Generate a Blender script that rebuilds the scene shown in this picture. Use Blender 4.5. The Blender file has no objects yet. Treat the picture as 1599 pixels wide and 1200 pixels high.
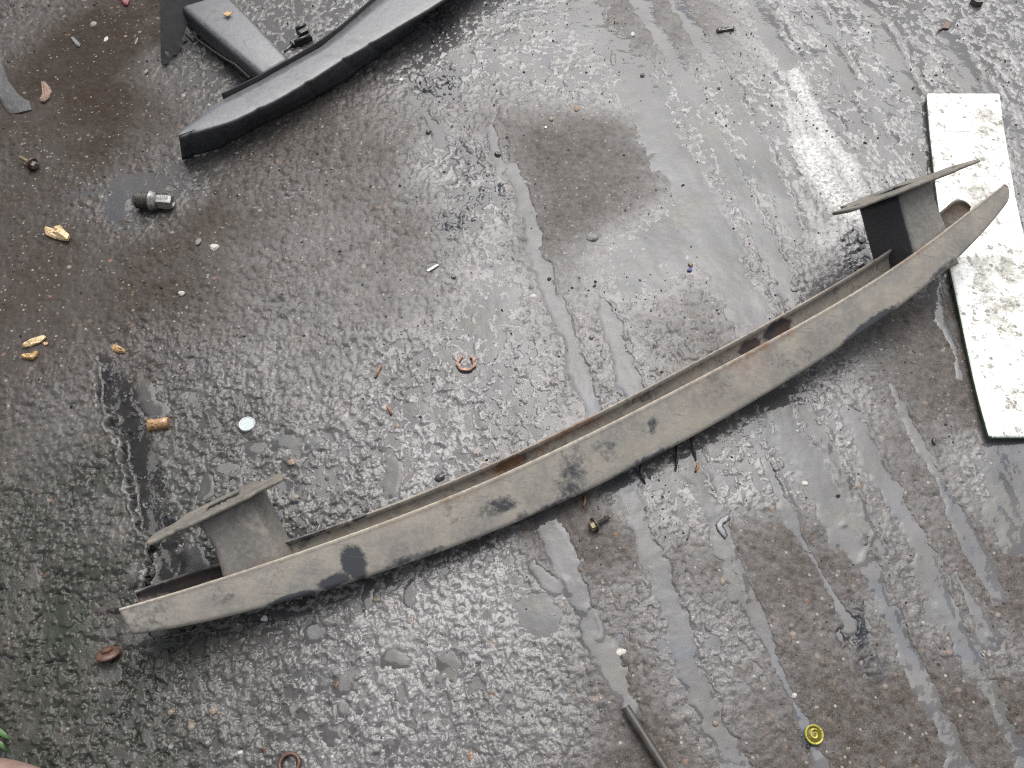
import bpy, bmesh, math, random
import numpy as np
from mathutils import Vector, Matrix

random.seed(7)
RNG = np.random.default_rng(11)
S = bpy.context.scene
COL = S.collection

# ------------------------------------------------------------------ camera
CAM_H, PITCH, HFOV = 1.0, math.radians(58), math.radians(62)
FPX = 1599 / 2 / math.tan(HFOV / 2)
cam = bpy.data.cameras.new('camera')
cam.sensor_fit = 'HORIZONTAL'; cam.angle = HFOV
cam.clip_start = 0.02; cam.clip_end = 200
camo = bpy.data.objects.new('camera', cam); COL.objects.link(camo)
camo.location = (0, 0, CAM_H); camo.rotation_euler = (math.pi / 2 - PITCH, 0, 0)
S.camera = camo

# ------------------------------------------------------------------ light: hazy overcast, bright part of the sky ahead to the right
SUN_EL, SUN_AZ = math.radians(58), math.radians(12)      # azimuth from +y towards +x
w = bpy.data.worlds.new('World'); S.world = w; w.use_nodes = True
nt = w.node_tree; nt.nodes.clear()
sky = nt.nodes.new('ShaderNodeTexSky'); sky.sky_type = 'NISHITA'; sky.sun_disc = False
sky.sun_elevation = SUN_EL; sky.sun_rotation = SUN_AZ
sky.air_density = 1.0; sky.dust_density = 4.0; sky.ozone_density = 1.0
hs = nt.nodes.new('ShaderNodeHueSaturation'); hs.inputs['Saturation'].default_value = 0.22
bg = nt.nodes.new('ShaderNodeBackground'); bg.inputs['Strength'].default_value = 0.11
wo = nt.nodes.new('ShaderNodeOutputWorld')
nt.links.new(sky.outputs[0], hs.inputs['Color']); nt.links.new(hs.outputs[0], bg.inputs[0]); nt.links.new(bg.outputs[0], wo.inputs[0])
sun = bpy.data.lights.new('sun', 'SUN'); sun.energy = 1.5; sun.angle = math.radians(54); sun.color = (1, .975, .945)
suno = bpy.data.objects.new('sun', sun); COL.objects.link(suno)
sd = Vector((math.sin(SUN_AZ) * math.cos(SUN_EL), math.cos(SUN_AZ) * math.cos(SUN_EL), math.sin(SUN_EL)))
suno.rotation_euler = sd.to_track_quat('Z', 'Y').to_euler(); suno.location = sd * 5
S.view_settings.view_transform = 'Standard'; S.view_settings.look = 'None'
S.view_settings.exposure = 1.06; S.view_settings.gamma = 1
S.cycles.use_denoising = False; S.cycles.filter_width = 1.15; S.cycles.max_bounces = 8; S.cycles.transparent_max_bounces = 8

# ------------------------------------------------------------------ survey helpers: where the sight line of a photo point meets a plane
FWD = np.array([0, math.cos(PITCH), -math.sin(PITCH)]); UPV = np.array([0, math.sin(PITCH), math.cos(PITCH)])
CC = np.array([0, 0, CAM_H])
def ray(px, py): return FWD + np.array([1, 0, 0]) * (px - 799.5) / FPX + UPV * (600 - py) / FPX
def G(px, py, z=0.0):
    d = ray(px, py); return CC + d * ((z - CAM_H) / d[2])
def onplane(px, py, p0, n):
    d = ray(px, py); return CC + d * (np.dot(p0 - CC, n) / np.dot(d, n))

# ------------------------------------------------------------------ object helpers
def tag(o, label=None, cat=None, group=None, kind=None):
    if label: o['label'] = label
    if cat: o['category'] = cat
    if group: o['group'] = group
    if kind: o['kind'] = kind
    return o
def empty(name, loc, label, cat, group=None):
    o = bpy.data.objects.new(name, None); COL.objects.link(o); o.location = loc
    o.empty_display_size = .03
    return tag(o, label, cat, group)
def link_mesh(name, me, mat, parent=None, loc=None, smooth=True):
    if mat: me.materials.append(mat)
    if smooth: me.polygons.foreach_set('use_smooth', [True] * len(me.polygons))
    o = bpy.data.objects.new(name, me); COL.objects.link(o)
    if parent: o.parent = parent
    if loc is not None: o.location = loc
    return o
def from_bm(name, bm, mat, parent=None, loc=None, smooth=True):
    bmesh.ops.recalc_face_normals(bm, faces=bm.faces)
    me = bpy.data.meshes.new(name); bm.to_mesh(me); bm.free()
    return link_mesh(name, me, mat, parent, loc, smooth)
def from_py(name, vs, fs, mat, parent=None, loc=None, smooth=True):
    me = bpy.data.meshes.new(name); me.from_pydata([tuple(v) for v in vs], [], fs); me.update()
    bm = bmesh.new(); bm.from_mesh(me); bmesh.ops.recalc_face_normals(bm, faces=bm.faces); bm.to_mesh(me); bm.free()
    return link_mesh(name, me, mat, parent, loc, smooth)
def sharp(o, deg=35):
    m = o.modifiers.new('edges', 'EDGE_SPLIT'); m.split_angle = math.radians(deg); return o
def bev(o, wd, seg=2):
    m = o.modifiers.new('bevel', 'BEVEL'); m.width = wd; m.segments = seg; m.limit_method = 'ANGLE'; m.angle_limit = math.radians(40); return o

# ------------------------------------------------------------------ material helpers
def mat(name):
    m = bpy.data.materials.new(name); m.use_nodes = True
    n = m.node_tree; n.nodes.clear()
    out = n.nodes.new('ShaderNodeOutputMaterial'); b = n.nodes.new('ShaderNodeBsdfPrincipled')
    n.links.new(b.outputs[0], out.inputs[0]); return m, n, b
def N(n, t, **kw):
    nd = n.nodes.new(t)
    for k, v in kw.items():
        if k in nd.inputs: nd.inputs[k].default_value = v
        else: setattr(nd, k, v)
    return nd
def L(n, a, b): n.links.new(a, b)
def noise(n, scale, detail=4, rough=.6, vec=None, dist=0):
    t = N(n, 'ShaderNodeTexNoise', Scale=scale, Detail=detail, Roughness=rough, Distortion=dist)
    if vec is not None: L(n, vec, t.inputs['Vector'])
    return t
def ramp(n, fac, stops):
    r = n.nodes.new('ShaderNodeValToRGB'); els = r.color_ramp.elements
    while len(els) < len(stops): els.new(.5)
    for e, (p, c) in zip(els, stops):
        e.position = p; e.color = (c, c, c, 1) if not isinstance(c, tuple) else (*c, 1)
    L(n, fac, r.inputs[0]); return r
def mixc(n, fac, a, b):
    m = n.nodes.new('ShaderNodeMix'); m.data_type = 'RGBA'
    for i, v in ((0, fac), (6, a), (7, b)):
        if isinstance(v, (int, float)): m.inputs[i].default_value = v
        elif isinstance(v, tuple): m.inputs[i].default_value = (*v, 1)
        else: L(n, v, m.inputs[i])
    return m.outputs[2]
def math_(n, op, a, b=0.0, clamp=False):
    m = n.nodes.new('ShaderNodeMath'); m.operation = op; m.use_clamp = clamp
    for i, v in ((0, a), (1, b)):
        if isinstance(v, (int, float)): m.inputs[i].default_value = v
        else: L(n, v, m.inputs[i])
    return m.outputs[0]
def attr(n, name):
    a = n.nodes.new('ShaderNodeAttribute'); a.attribute_name = name; return a.outputs['Fac']
def coords(n): return n.nodes.new('ShaderNodeTexCoord').outputs['Object']
def bump(n, b, hgt, dist, strength=1.0, prev=None):
    bp = N(n, 'ShaderNodeBump', Strength=strength, Distance=dist); L(n, hgt, bp.inputs['Height'])
    if prev is not None: L(n, prev, bp.inputs['Normal'])
    L(n, bp.outputs[0], b.inputs['Normal']); return bp.outputs[0]
def simple(name, c1, c2, scale=200, rough=.5, metal=0.0, bdist=.0004, speck=None, coat=0.0):
    """two mottled tones, a little relief, optional dark specks"""
    m, n, b = mat(name); co = coords(n)
    t = noise(n, scale, 5, .65, co); r = ramp(n, t.outputs['Fac'], [(.36, 0.0), (.64, 1.0)])
    c = mixc(n, r.outputs[0], c1, c2)
    if speck:
        s = noise(n, scale * 2.7, 3, .6, co); sr = ramp(n, s.outputs['Fac'], [(.56, 0.0), (.62, 1.0)])
        c = mixc(n, sr.outputs[0], c, speck)
    L(n, c, b.inputs['Base Color'])
    b.inputs['Metallic'].default_value = metal
    rr = N(n, 'ShaderNodeMapRange'); L(n, t.outputs['Fac'], rr.inputs[0]); rr.inputs[3].default_value = max(.05, rough - .15); rr.inputs[4].default_value = min(1, rough + .15)
    L(n, rr.outputs[0], b.inputs['Roughness'])
    b.inputs['Coat Weight'].default_value = coat; b.inputs['Coat Roughness'].default_value = .12
    bump(n, b, t.outputs['Fac'], bdist)
    return m

# ------------------------------------------------------------------ noise on arrays
_P = RNG.permutation(512); _P = np.concatenate([_P, _P])
_ANG = RNG.random(512) * 2 * np.pi
def _h(ix, iy): return _P[(_P[ix & 511] + iy) & 511]
def perlin(x, y):
    ix = np.floor(x).astype(np.int64); iy = np.floor(y).astype(np.int64); fx = x - ix; fy = y - iy
    u = fx * fx * fx * (fx * (fx * 6 - 15) + 10); v = fy * fy * fy * (fy * (fy * 6 - 15) + 10)
    def g(a, b, dx, dy):
        t = _ANG[_h(a, b)]; return np.cos(t) * dx + np.sin(t) * dy
    n00 = g(ix, iy, fx, fy); n10 = g(ix + 1, iy, fx - 1, fy); n01 = g(ix, iy + 1, fx, fy - 1); n11 = g(ix + 1, iy + 1, fx - 1, fy - 1)
    return ((n00 * (1 - u) + n10 * u) * (1 - v) + (n01 * (1 - u) + n11 * u) * v) * 1.41
def fbm(x, y, sc, octv=4, gain=.5, off=0.0):
    r = 0; a = 1.0; tot = 0
    for i in range(octv):
        r = r + a * perlin(x * sc + 17.3 * i + off, y * sc - 9.1 * i + off * 1.7); tot += a; a *= gain; sc *= 2.03
    return r / tot
def worley(x, y, sc, off=0):
    x = x * sc + off; y = y * sc + off; ix = np.floor(x).astype(np.int64); iy = np.floor(y).astype(np.int64)
    best = np.full(x.shape, 9.0); rad = np.zeros(x.shape)
    for a in (-1, 0, 1):
        for b in (-1, 0, 1):
            hh = _h(ix + a, iy + b); px = ix + a + .15 + .7 * (hh / 512.0); h2 = _h(ix + a + 91, iy + b + 37); py = iy + b + .15 + .7 * (h2 / 512.0)
            d = (x - px) ** 2 + (y - py) ** 2; m = d < best
            best = np.where(m, d, best); rad = np.where(m, _h(ix + a + 7, iy + b + 211) / 512.0, rad)
    return np.sqrt(best), rad
def sstep(a, b, t):
    t = np.clip((t - a) / (b - a), 0, 1); return t * t * (3 - 2 * t)

# ------------------------------------------------------------------ survey of the yard surface (photo points turned into ground points)
# px, py, wetness level (mm against the grain), brown dirt, grain height (mm)
CTRL = [(30,30,-3,.2,.9),(130,60,-4,.8,.45),(200,200,-4,.9,.45),(60,250,-4,.5,.6),(100,420,-4,.5,.5),(40,480,-4,.4,.5),(330,120,-.9,.2,1),(280,210,-1.2,.3,1),
 (205,290,-.9,.2,1.2),(300,420,-3.5,.75,.9),(450,300,-2.3,.75,1.2),(420,450,-2.5,.55,1.1),(560,380,-3,.65,1),(550,250,-3,.8,1),(620,180,-2.5,.7,1),(610,330,-3,.8,.7),
 (670,430,-3,.7,.8),(500,560,-2.3,.45,1.1),(620,620,-1.6,.1,1.2),(760,440,-.5,0,.8),(760,560,-.8,0,.9),(700,680,-1.1,0,1.1),(560,760,-1.7,0,1.3),(780,120,-.9,.1,1),(690,125,-.9,0,1.1),(745,295,-.7,0,1.1),(715,245,-.9,0,1),(1335,990,-1,0,1),(720,60,-.6,.1,1.1),
 (870,60,-.8,.0,.9),(860,130,-.7,0,.9),(840,230,-4,1,.7),(930,230,-4,1,.7),(965,275,-3.2,.9,.7),(900,330,-4,1,.7),(890,400,-3.5,.8,.8),(785,175,-3,.9,.8),(985,50,-3,.9,.6),(1120,80,-2.5,.7,.6),
 (1050,150,-.5,0,.8),(1150,150,-.7,0,.8),(1250,60,-.9,0,.8),(1400,60,-.8,0,.8),(1550,60,-1,0,.8),(1200,250,-.6,0,.7),(1100,350,-.35,0,.7),(1000,400,-.1,0,.7),(960,440,-.2,0,.7),(1300,150,-.6,0,.7),(1400,200,-1,0,.7),
 (1180,430,-1.9,.3,.8),(1230,330,-1.6,.3,.8),(1020,500,-2.7,.4,1.2),(1100,500,-2.5,.5,1.2),(960,560,-1.7,.2,1),(900,480,-2.5,.4,.9),(1350,350,-2,0,1),(1540,330,-1.5,0,.8),
 (1250,640,-.7,0,1),(1020,960,-1.2,.1,.9),(1090,1000,-1,.1,.9),(1330,850,-1.5,.2,.8),(1400,950,-1.6,.2,.8),(1450,840,-1.8,.3,.8),(1180,1000,-1.4,.1,.8),(1500,960,-1.4,.2,.8),(1110,1060,-1.2,.1,.9),(880,960,-1.4,.1,.9),(1130,1120,-1.2,.2,.8),(1400,560,-2.8,.5,.8),(1440,600,-2.8,.5,.8),(1350,600,-1.3,0,1),(1150,740,-.9,0,.9),(1050,780,-.8,0,.9),(1300,720,-1.3,.1,.9),(1420,720,-3,.6,.7),(1500,740,-1.5,.2,1),
 (920,870,-3,.6,.8),(1100,900,-2.5,.5,.9),(1200,880,-3,.7,.7),(1280,900,-3,.6,.7),(1330,880,-3,.7,.6),(1380,1000,-3,.7,.7),(1250,1000,-3,.7,.7),(1300,1100,-3,.6,.7),(1200,1150,-3,.6,.7),(1400,1150,-3,.7,.7),
 (1520,850,-3,.7,.7),(1560,900,-3,.6,.7),(1450,1080,-3,.7,.7),(1550,1150,-3,.5,.8),(1580,770,-.4,0,1.1),(980,1030,-3.2,.7,.8),(1000,1150,-3.2,.7,.8),(900,1100,-2.1,.2,1.3),(800,1100,-2.1,.1,1.5),(850,1040,-2,.2,1.3),
 (1100,1030,-1.3,.2,.9),(1160,1080,-3,.6,.7),(650,1000,-1.9,0,1.4),(500,1050,-1.9,0,1.5),(750,930,-1.3,0,1.2),(600,1150,-1.9,0,1.5),(350,1100,-2.6,0,1.7),(100,800,-3.2,0,1.7),(150,950,-3.2,.0,2),(60,1050,-3.4,.1,2.1),
 (200,1150,-3.2,0,1.9),(300,640,-1.9,.2,1.5),(350,760,-1.8,.1,1.7),(450,700,-1.9,0,1.4),(400,620,-2,.1,1.3),(250,560,-2.4,.3,1.2),(100,650,-3.5,.3,1.2)]
# films of water lying in the tooling grooves: points, width px
GROOVES = [([(1075,720),(1110,800),(1130,870),(1150,930)],16),([(1250,640),(1290,700),(1330,780),(1380,860)],12),([(1180,690),(1215,770),(1250,840),(1290,910),(1330,980)],9),([(1390,600),(1430,680),(1470,760),(1510,830),(1560,930)],10),([(1040,-20),(1090,60),(1140,140),(1200,260),(1240,360)],12),([(1260,-20),(1300,60),(1330,130)],14),
 ([(895,-30),(925,45),(960,75),(995,125),(1010,165),(1035,215),(1065,270),(1100,325),(1120,390),(1145,440),(1175,505),(1200,560)],34),
 ([(990,-20),(1005,15),(1030,55),(1060,100),(1085,155)],14),
 ([(1110,200),(1125,235),(1150,285),(1180,345),(1210,410),(1242,470),(1265,520)],13),
 ([(800,260),(815,300),(840,400),(865,475),(885,525),(905,595),(930,660)],15),
 ([(940,470),(960,530),(980,595),(1000,650)],13),([(640,150),(670,190),(690,225)],9),([(765,200),(782,265)],8),
 ([(960,735),(969,755),(994,815),(1024,880),(1039,925),(1064,985),(1070,1040),(1100,1110),(1144,1190),(1160,1230)],21),
 ([(845,800),(854,815),(879,880),(909,945),(924,985)],15),([(829,885),(870,915)],12),([(924,985),(960,1060),(985,1100)],22),
 ([(1120,800),(1144,860),(1159,900),(1189,980),(1209,1030),(1234,1085),(1254,1130),(1279,1190),(1295,1230)],11),
 ([(1209,630),(1229,675),(1259,725),(1304,790),(1324,840)],28),([(1324,840),(1364,900),(1389,950),(1409,995),(1434,1050),(1464,1110),(1499,1190),(1520,1240)],16),
 ([(1329,645),(1354,700),(1384,755),(1419,820),(1449,880),(1469,930),(1499,990),(1529,1050),(1569,1125),(1610,1200)],15),
 ([(1494,895),(1515,935),(1549,990)],8),([(1579,690),(1585,830)],34),([(1456,440),(1464,499),(1490,541),(1498,590)],9),
 ([(1165,-30),(1200,40),(1230,100)],16),([(1340,-20),(1380,60),(1420,140)],18),([(1480,60),(1540,150)],20),([(1330,200),(1370,180),(1385,220)],10)]
# worn paler concrete and painted-in wet sheen: px, py, radius px, amount
PALE = [(600,1050,170,.8),(480,960,110,.6),(760,960,120,.55),(720,1130,150,.5),(500,440,150,.5),(600,560,140,.5),(420,1100,110,.5),(300,740,90,.4),(480,740,110,.6),(620,700,110,.5),(760,100,90,.5),(700,560,100,.4),(1250,100,300,.5),(1500,100,170,.6),(1100,250,220,.55),(1000,120,150,.5),(1200,420,150,.4),(1250,650,170,.5),(1100,800,170,.35),(1400,850,150,.08),(860,90,100,.5),(900,560,120,.35),(1150,1050,120,.1),(780,400,110,.5),(1550,760,70,.5),(95,670,90,.6),(150,820,70,.45)]
POOLS = [(839,960,30,30,1.6),(1474,955,26,22,1.6),(1549,992,18,20,1.5),(1000,400,95,45,.5),(770,455,35,45,.45),(720,290,30,25,.4),(1060,345,60,40,.3),
 (490,990,15,13,2.6),(618,1032,20,14,3),(700,1050,20,22,2.2),(540,1072,14,14,2.4),(455,690,34,10,2.3),(400,700,14,10,2.3),(610,745,12,28,2.4),(600,835,16,12,1.0),
 (350,730,18,9,2.6),(320,760,10,18,2.6),(240,640,20,18,3.0),(225,612,16,14,2.6),(300,620,14,10,1.6),(575,930,7,22,2.4),(610,915,9,12,2.2),(640,930,7,20,2.2),(535,1105,9,12,2.2),
 (520,1150,12,12,2.2),(390,1000,30,8,2),(430,985,22,8,2.2),(280,885,60,26,3.0),(420,960,40,8,2.0),(210,290,34,18,1.6),(185,330,12,16,1.3),(370,1000,10,18,2),(310,1010,10,20,1.4)]
TRENCH = [(120,520),(140,560),(150,600),(163,650),(186,690),(198,730),(208,780),(222,830),(232,870),(238,910),(230,950)]
RINGS = [(840, 1075)]
POWDER_GLINT = [([(1240,110),(1255,150),(1285,205),(1320,250),(1340,300)],16,.75),([(1262,225),(1275,260),(1300,300),(1325,330)],30,.95),([(1230,150),(1260,215)],24,.4),([(1280,380),(1330,340)],26,.35),([(1350,20),(1385,90),(1410,150)],14,.3),([(1575,690),(1600,800)],22,.35),([(1160,60),(1240,120)],20,.25)]  # white residue; the short stroke at the right edge paints a glint
OIL_SHADE = [(690,130,42,24,.8),(745,300,52,34,.8),(720,250,34,30,.5),(712,345,40,18,.8),(665,60,40,30,.5),(1335,990,26,30,.9),(1360,1040,24,22,.6),(1340,945,14,12,.6),(1330,375,26,30,.8),(1340,410,24,20,.7),(690,40,22,22,.9)]  # oil stains, plus the right bracket's shadow painted as two dark spots

def seg_dist(x, y, pts):
    best = np.full(x.shape, 9.0); side = np.zeros(x.shape)
    for (a, b) in zip(pts[:-1], pts[1:]):
        ax, ay = a[:2]; bx, by = b[:2]; dx, dy = bx - ax, by - ay; l2 = dx * dx + dy * dy
        t = np.clip(((x - ax) * dx + (y - ay) * dy) / l2, 0, 1); d = np.hypot(x - ax - t * dx, y - ay - t * dy)
        m = d < best; best = np.where(m, d, best); side = np.where(m, dx * (y - ay) - dy * (x - ax), side)
    return best, side
def pxm(px, py):                                           # metres per photo pixel at a ground point
    return (np.linalg.norm(G(px, py) - CC) / FPX)
GDIR = G(1175, 505)[:2] - G(900, 10)[:2]; GDIR = GDIR / np.linalg.norm(GDIR)

def surface(x, y):
    """height of the yard, water level and dirt masks at ground points (arrays)"""
    inside = sstep(3.0, 1.6, np.hypot(x, y - .7))
    cp = np.array([[*G(a, b)[:2], c, d + (.55 if (b > 540 and a > 880 and d > .4) else 0), e] for a, b, c, d, e in CTRL])
    wx = x + .02 * fbm(x, y, 14, 3, off=3.1); wy = y + .02 * fbm(x, y, 14, 3, off=8.7)
    num = np.zeros((3,) + x.shape); den = np.full(x.shape, 1e-6); num[0] += -2.5e-6; num[2] += 1e-6; num[1] += .4e-6
    for c in cp:
        sg = .034 + .022 * c[1]
        m = ((np.abs(wx - c[0]) < 4 * sg) & (np.abs(wy - c[1]) < 4 * sg)).nonzero()
        if not len(m[0]): continue
        k = np.exp(-((wx[m] - c[0]) ** 2 + (wy[m] - c[1]) ** 2) / (2 * sg * sg)); den[m] += k
        for q in range(3): num[q][m] += k * c[2 + q]
    wet, brown, amp = num / den; amp = amp * 1.75
    # coordinates along / across the tooling
    al = x * GDIR[0] + y * GDIR[1]; ac = -x * GDIR[1] + y * GDIR[0]
    base = .0045 * fbm(x, y, 2.6, 2, off=1.0) + .0012 * fbm(al * .3, ac, 22, 3, off=2.0)
    d1 = fbm(x, y, 85, 4, .66, off=5.0)
    d2 = fbm(al * .45, ac, 62, 4, .66, off=6.0)
    rid = 1 - np.abs(fbm(x, y, 105, 3, .6, off=7.0)) * 3.2
    wd, wr = worley(x + .002 * fbm(x, y, 90, 2), y + .002 * fbm(x, y, 90, 2, off=4), 95)
    stone = np.clip(1 - (wd / (.30 + .22 * wr)) ** 2, 0, 1) * (wr > .45)
    wd2, wr2 = worley(x, y, 47, 13.7)
    stone2 = np.clip(1 - (wd2 / (.22 + .18 * wr2)) ** 2, 0, 1) * (wr2 > .62)
    right = sstep(-.25, .15, x - .25 * (y - .6))
    det = 2.3 * ((1 - .5 * right) * d1 + (.25 + .5 * right) * d2) + .22 * rid - .1
    knob = .5 * stone + .7 * stone2 * (1 - .5 * right)
    lump = sstep(-.12, -.38, x) * sstep(.66, .45, y)         # bottom left: old cobbly concrete
    wd3, wr3 = worley(x + .004 * fbm(x, y, 40, 2, off=9), y + .004 * fbm(x, y, 40, 2, off=2), 62, 5.5)
    det = det + lump * (1.1 * np.sqrt(np.clip(1 - (wd3 / .62) ** 2, 0, 1)) - .5)
    det = det * .85 + .18 * fbm(x, y, 330, 2, .7, off=51) + (1.25 - .75 * right) * fbm(x, y, 40, 3, .55, off=52)
    cr1 = np.exp(-(fbm(x, y, 34, 3, .6, off=53) / .028) ** 2) * sstep(-.1, .25, fbm(x, y, 17, 2, off=54))
    cr2 = np.exp(-(fbm(al * .5, ac, 40, 3, .6, off=55) / .026) ** 2) * sstep(-.05, .3, fbm(x, y, 19, 2, off=56))
    det = det - .85 * np.maximum(cr1 * (1 - .4 * right), cr2)
    qx = x + .006 * fbm(x, y, 45, 3, .6, off=81) + .0022 * fbm(x, y, 170, 2, off=82); qy = y + .006 * fbm(x, y, 45, 3, .6, off=83) + .0022 * fbm(x, y, 170, 2, off=84)
    qa = qx * GDIR[0] + qy * GDIR[1]; qc = -qx * GDIR[1] + qy * GDIR[0]
    c1, k1 = worley(qa * .62, qc, 88, 31.7); c2, k2 = worley(qa * .75, qc, 175, 3.3)
    cm = .35 + .65 * sstep(-.25, .25, fbm(x, y, 9, 3, off=85))
    det = det + cm * (1.45 - .75 * right) * ((k1 - .5) * 1.2 * sstep(.95, .35, c1) + (k2 - .5) * .9 * sstep(.95, .4, c2))
    det = det * (1 - .45 * np.clip(brown, 0, 1)) * (.45 + .70 * sstep(-.3, .3, fbm(x, y, 6.5, 4, .6, off=95)))
    pit, pr_ = worley(x + .0015 * fbm(x, y, 150, 2), y, 58, 23.1)
    det = det - .7 * np.clip(1 - (pit / (.16 + .14 * pr_)) ** 2, 0, 1) * (pr_ > .55)
    flat = np.zeros(x.shape)
    zz = .75 + 1.1 * wet + .95 * fbm(x, y, 21, 4, .6, off=44) + .5 * fbm(al * .35, ac, 34, 2, off=45)
    lev = .001 * amp * (.16 + .5 * zz)
    carve = np.zeros(x.shape)
    for pts, wpx in GROOVES:
        wp = [G(*p)[:2] for p in pts]; hw = .90 * wpx * pxm(*pts[len(pts) // 2])
        x0, x1 = min(p[0] for p in wp) - .08, max(p[0] for p in wp) + .08; y0, y1 = min(p[1] for p in wp) - .08, max(p[1] for p in wp) + .08
        m = (x > x0) & (x < x1) & (y > y0) & (y < y1)
        if not m.any(): continue
        xs = x[m]; ys = y[m]
        jit = .55 * hw * fbm(xs, ys, 34, 4, .65, off=wpx) * 2 + .012 * fbm(xs, ys, 9, 2, off=wpx * 2)
        d, sd_ = seg_dist(xs, ys, wp); d = d + jit
        band = sstep(hw * 1.3, hw * .5, d)
        flat[m] = np.maximum(flat[m], band)
        lev[m] = np.maximum(lev[m], (-.0030 + .0042 * sstep(hw * 1.8, hw * .5, d)))
        carve[m] = np.maximum(carve[m], band)
        ridge = np.exp(-((d - hw * 1.35) / (.0035)) ** 2) * (sd_ > 0)
        base[m] += .0011 * ridge
    for (px, py, rx, ry, add) in POOLS:
        c = G(px, py); k = pxm(px, py); k2 = k / max(.5, math.sin(math.atan2(CAM_H, c[1])))
        q = ((x - c[0]) / (rx * k)) ** 2 + ((y - c[1]) / (ry * k2)) ** 2
        jit = 1.9 * fbm(x, y, 46, 4, .6, off=px * .01)
        f = sstep(1.9, .5, q + jit)
        lev += add * .001 * f; flat = np.maximum(flat, f * min(1, .3 + add * .6))
        base -= .0009 * f * min(1.5, add)
    # broken edge of the concrete at the left and the water-filled trench beside it
    tr = [G(*p)[:2] for p in TRENCH]
    d, sd_ = seg_dist(x, y, tr); d = np.where(sd_ > 0, -d, d); d = d + .020 * fbm(x, y, 18, 3, off=12) + .006 * fbm(x, y, 55, 3, off=13) + .005 * fbm(x, y, 90, 2, off=15)
    ends = sstep(G(128, 500)[1], G(140, 640)[1], y + .02 * fbm(x, y, 30, 2, off=91)) * sstep(G(232, 935)[1] - .03, G(232, 900)[1], y)
    leftside = 1 - sstep(-.004, .004, -d)
    trench = np.exp(-((d + .021) / .020) ** 2) * ends
    base += .009 * leftside * ends * sstep(.12, .0, d)
    base -= .0065 * trench; lev = np.where(trench > .2, np.maximum(lev, .0065 * trench - .0021), lev)
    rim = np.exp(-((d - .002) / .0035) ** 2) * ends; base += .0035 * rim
    oil = .85 * sstep(.25, .7, trench)  # trench floor coloured dark so its water looks black
    for (px, py, rx, ry, v) in OIL_SHADE:
        c = G(px, py); k = pxm(px, py); k2 = k / max(.5, math.sin(math.atan2(CAM_H, c[1])))
        q = ((x - c[0]) / (rx * k)) ** 2 + ((y - c[1]) / (ry * k2)) ** 2 + 1.1 * fbm(x, y, 30, 4, off=px * .02)
        oil = np.maximum(oil, v * sstep(1.25, .35, q))  # oil stains and the bracket's painted shadow
    pow_ = np.zeros(x.shape)
    for pts, wpx, v in POWDER_GLINT:
        wp = [G(*p)[:2] for p in pts]; hw = .5 * wpx * pxm(*pts[0]) * 1.35
        d, _ = seg_dist(x, y, wp); d = d + .011 * fbm(x, y, 26, 4, off=wpx) + .004 * fbm(x, y, 110, 2, off=wpx)
        pow_ = np.maximum(pow_, .85 * v * sstep(hw * 1.6, hw * .25, d))
    lev -= .0022 * pow_
    pale = np.zeros(x.shape)
    for (px, py, rp, v) in PALE:
        c = G(px, py); k = pxm(px, py) * rp; k2 = k / max(.5, math.sin(math.atan2(CAM_H, c[1])))
        pale = np.maximum(np.maximum(pale, .9 * rim), v * np.exp(-((x - c[0]) / k) ** 2 - ((y - c[1]) / k2) ** 2))  # rim paled to paint the sky mirrored in the wet edge
    if x.size > 1e5: print('det mean/std', det.mean(), det.std(), 'p', np.percentile(det, [5, 25, 50, 75, 95]))
    det_h = (det * (1 - .93 * flat) + knob * (1 - .35 * flat)) * amp * .001 * (1 + 1.0 * oil) * (.5 + .5 * inside)
    h = base - .0014 * carve + det_h
    water = base - .0014 * carve * .55 + lev + .0005 * fbm(x, y, 33, 2, off=21)
    lim = water + .0045 * (1 - flat) - .0004 + .0022 * (knob > .36) + .0012 * sstep(.26, .5, fbm(x, y, 95, 3, .6, off=71))
    h = np.minimum(h, lim)
    damp = np.clip(sstep(-.0034, .0004, water - (base + det_h * .6)), 0, 1)
    shade = np.clip(sstep(-.12, -.70, x + .12 * (.7 - y) * -1 + .10 * fbm(x, y, 7, 3, off=61)), 0, 1)  # left side darkened in colour for vignette and weaker sun
    milk_sheen = sstep(-.30, .10, x + .15 * (y - .6) + .05 * fbm(x, y, 8, 2, off=31)) * (.75 + .5 * fbm(x, y, 11, 3, off=33))
    return h, water, dict(brown=np.clip(brown, 0, 1), oil=oil, powder_glint=pow_, pale=pale, under=sstep(-.0002, .0004, water - h), damp=damp, shade=shade, milk_sheen=np.clip(np.maximum(milk_sheen, .5), 0, 1) * (1 - .9 * sstep(.05, .3, trench)), moss=lump)  # milky floor value paints sky reflection into the left and bottom puddles

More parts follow.
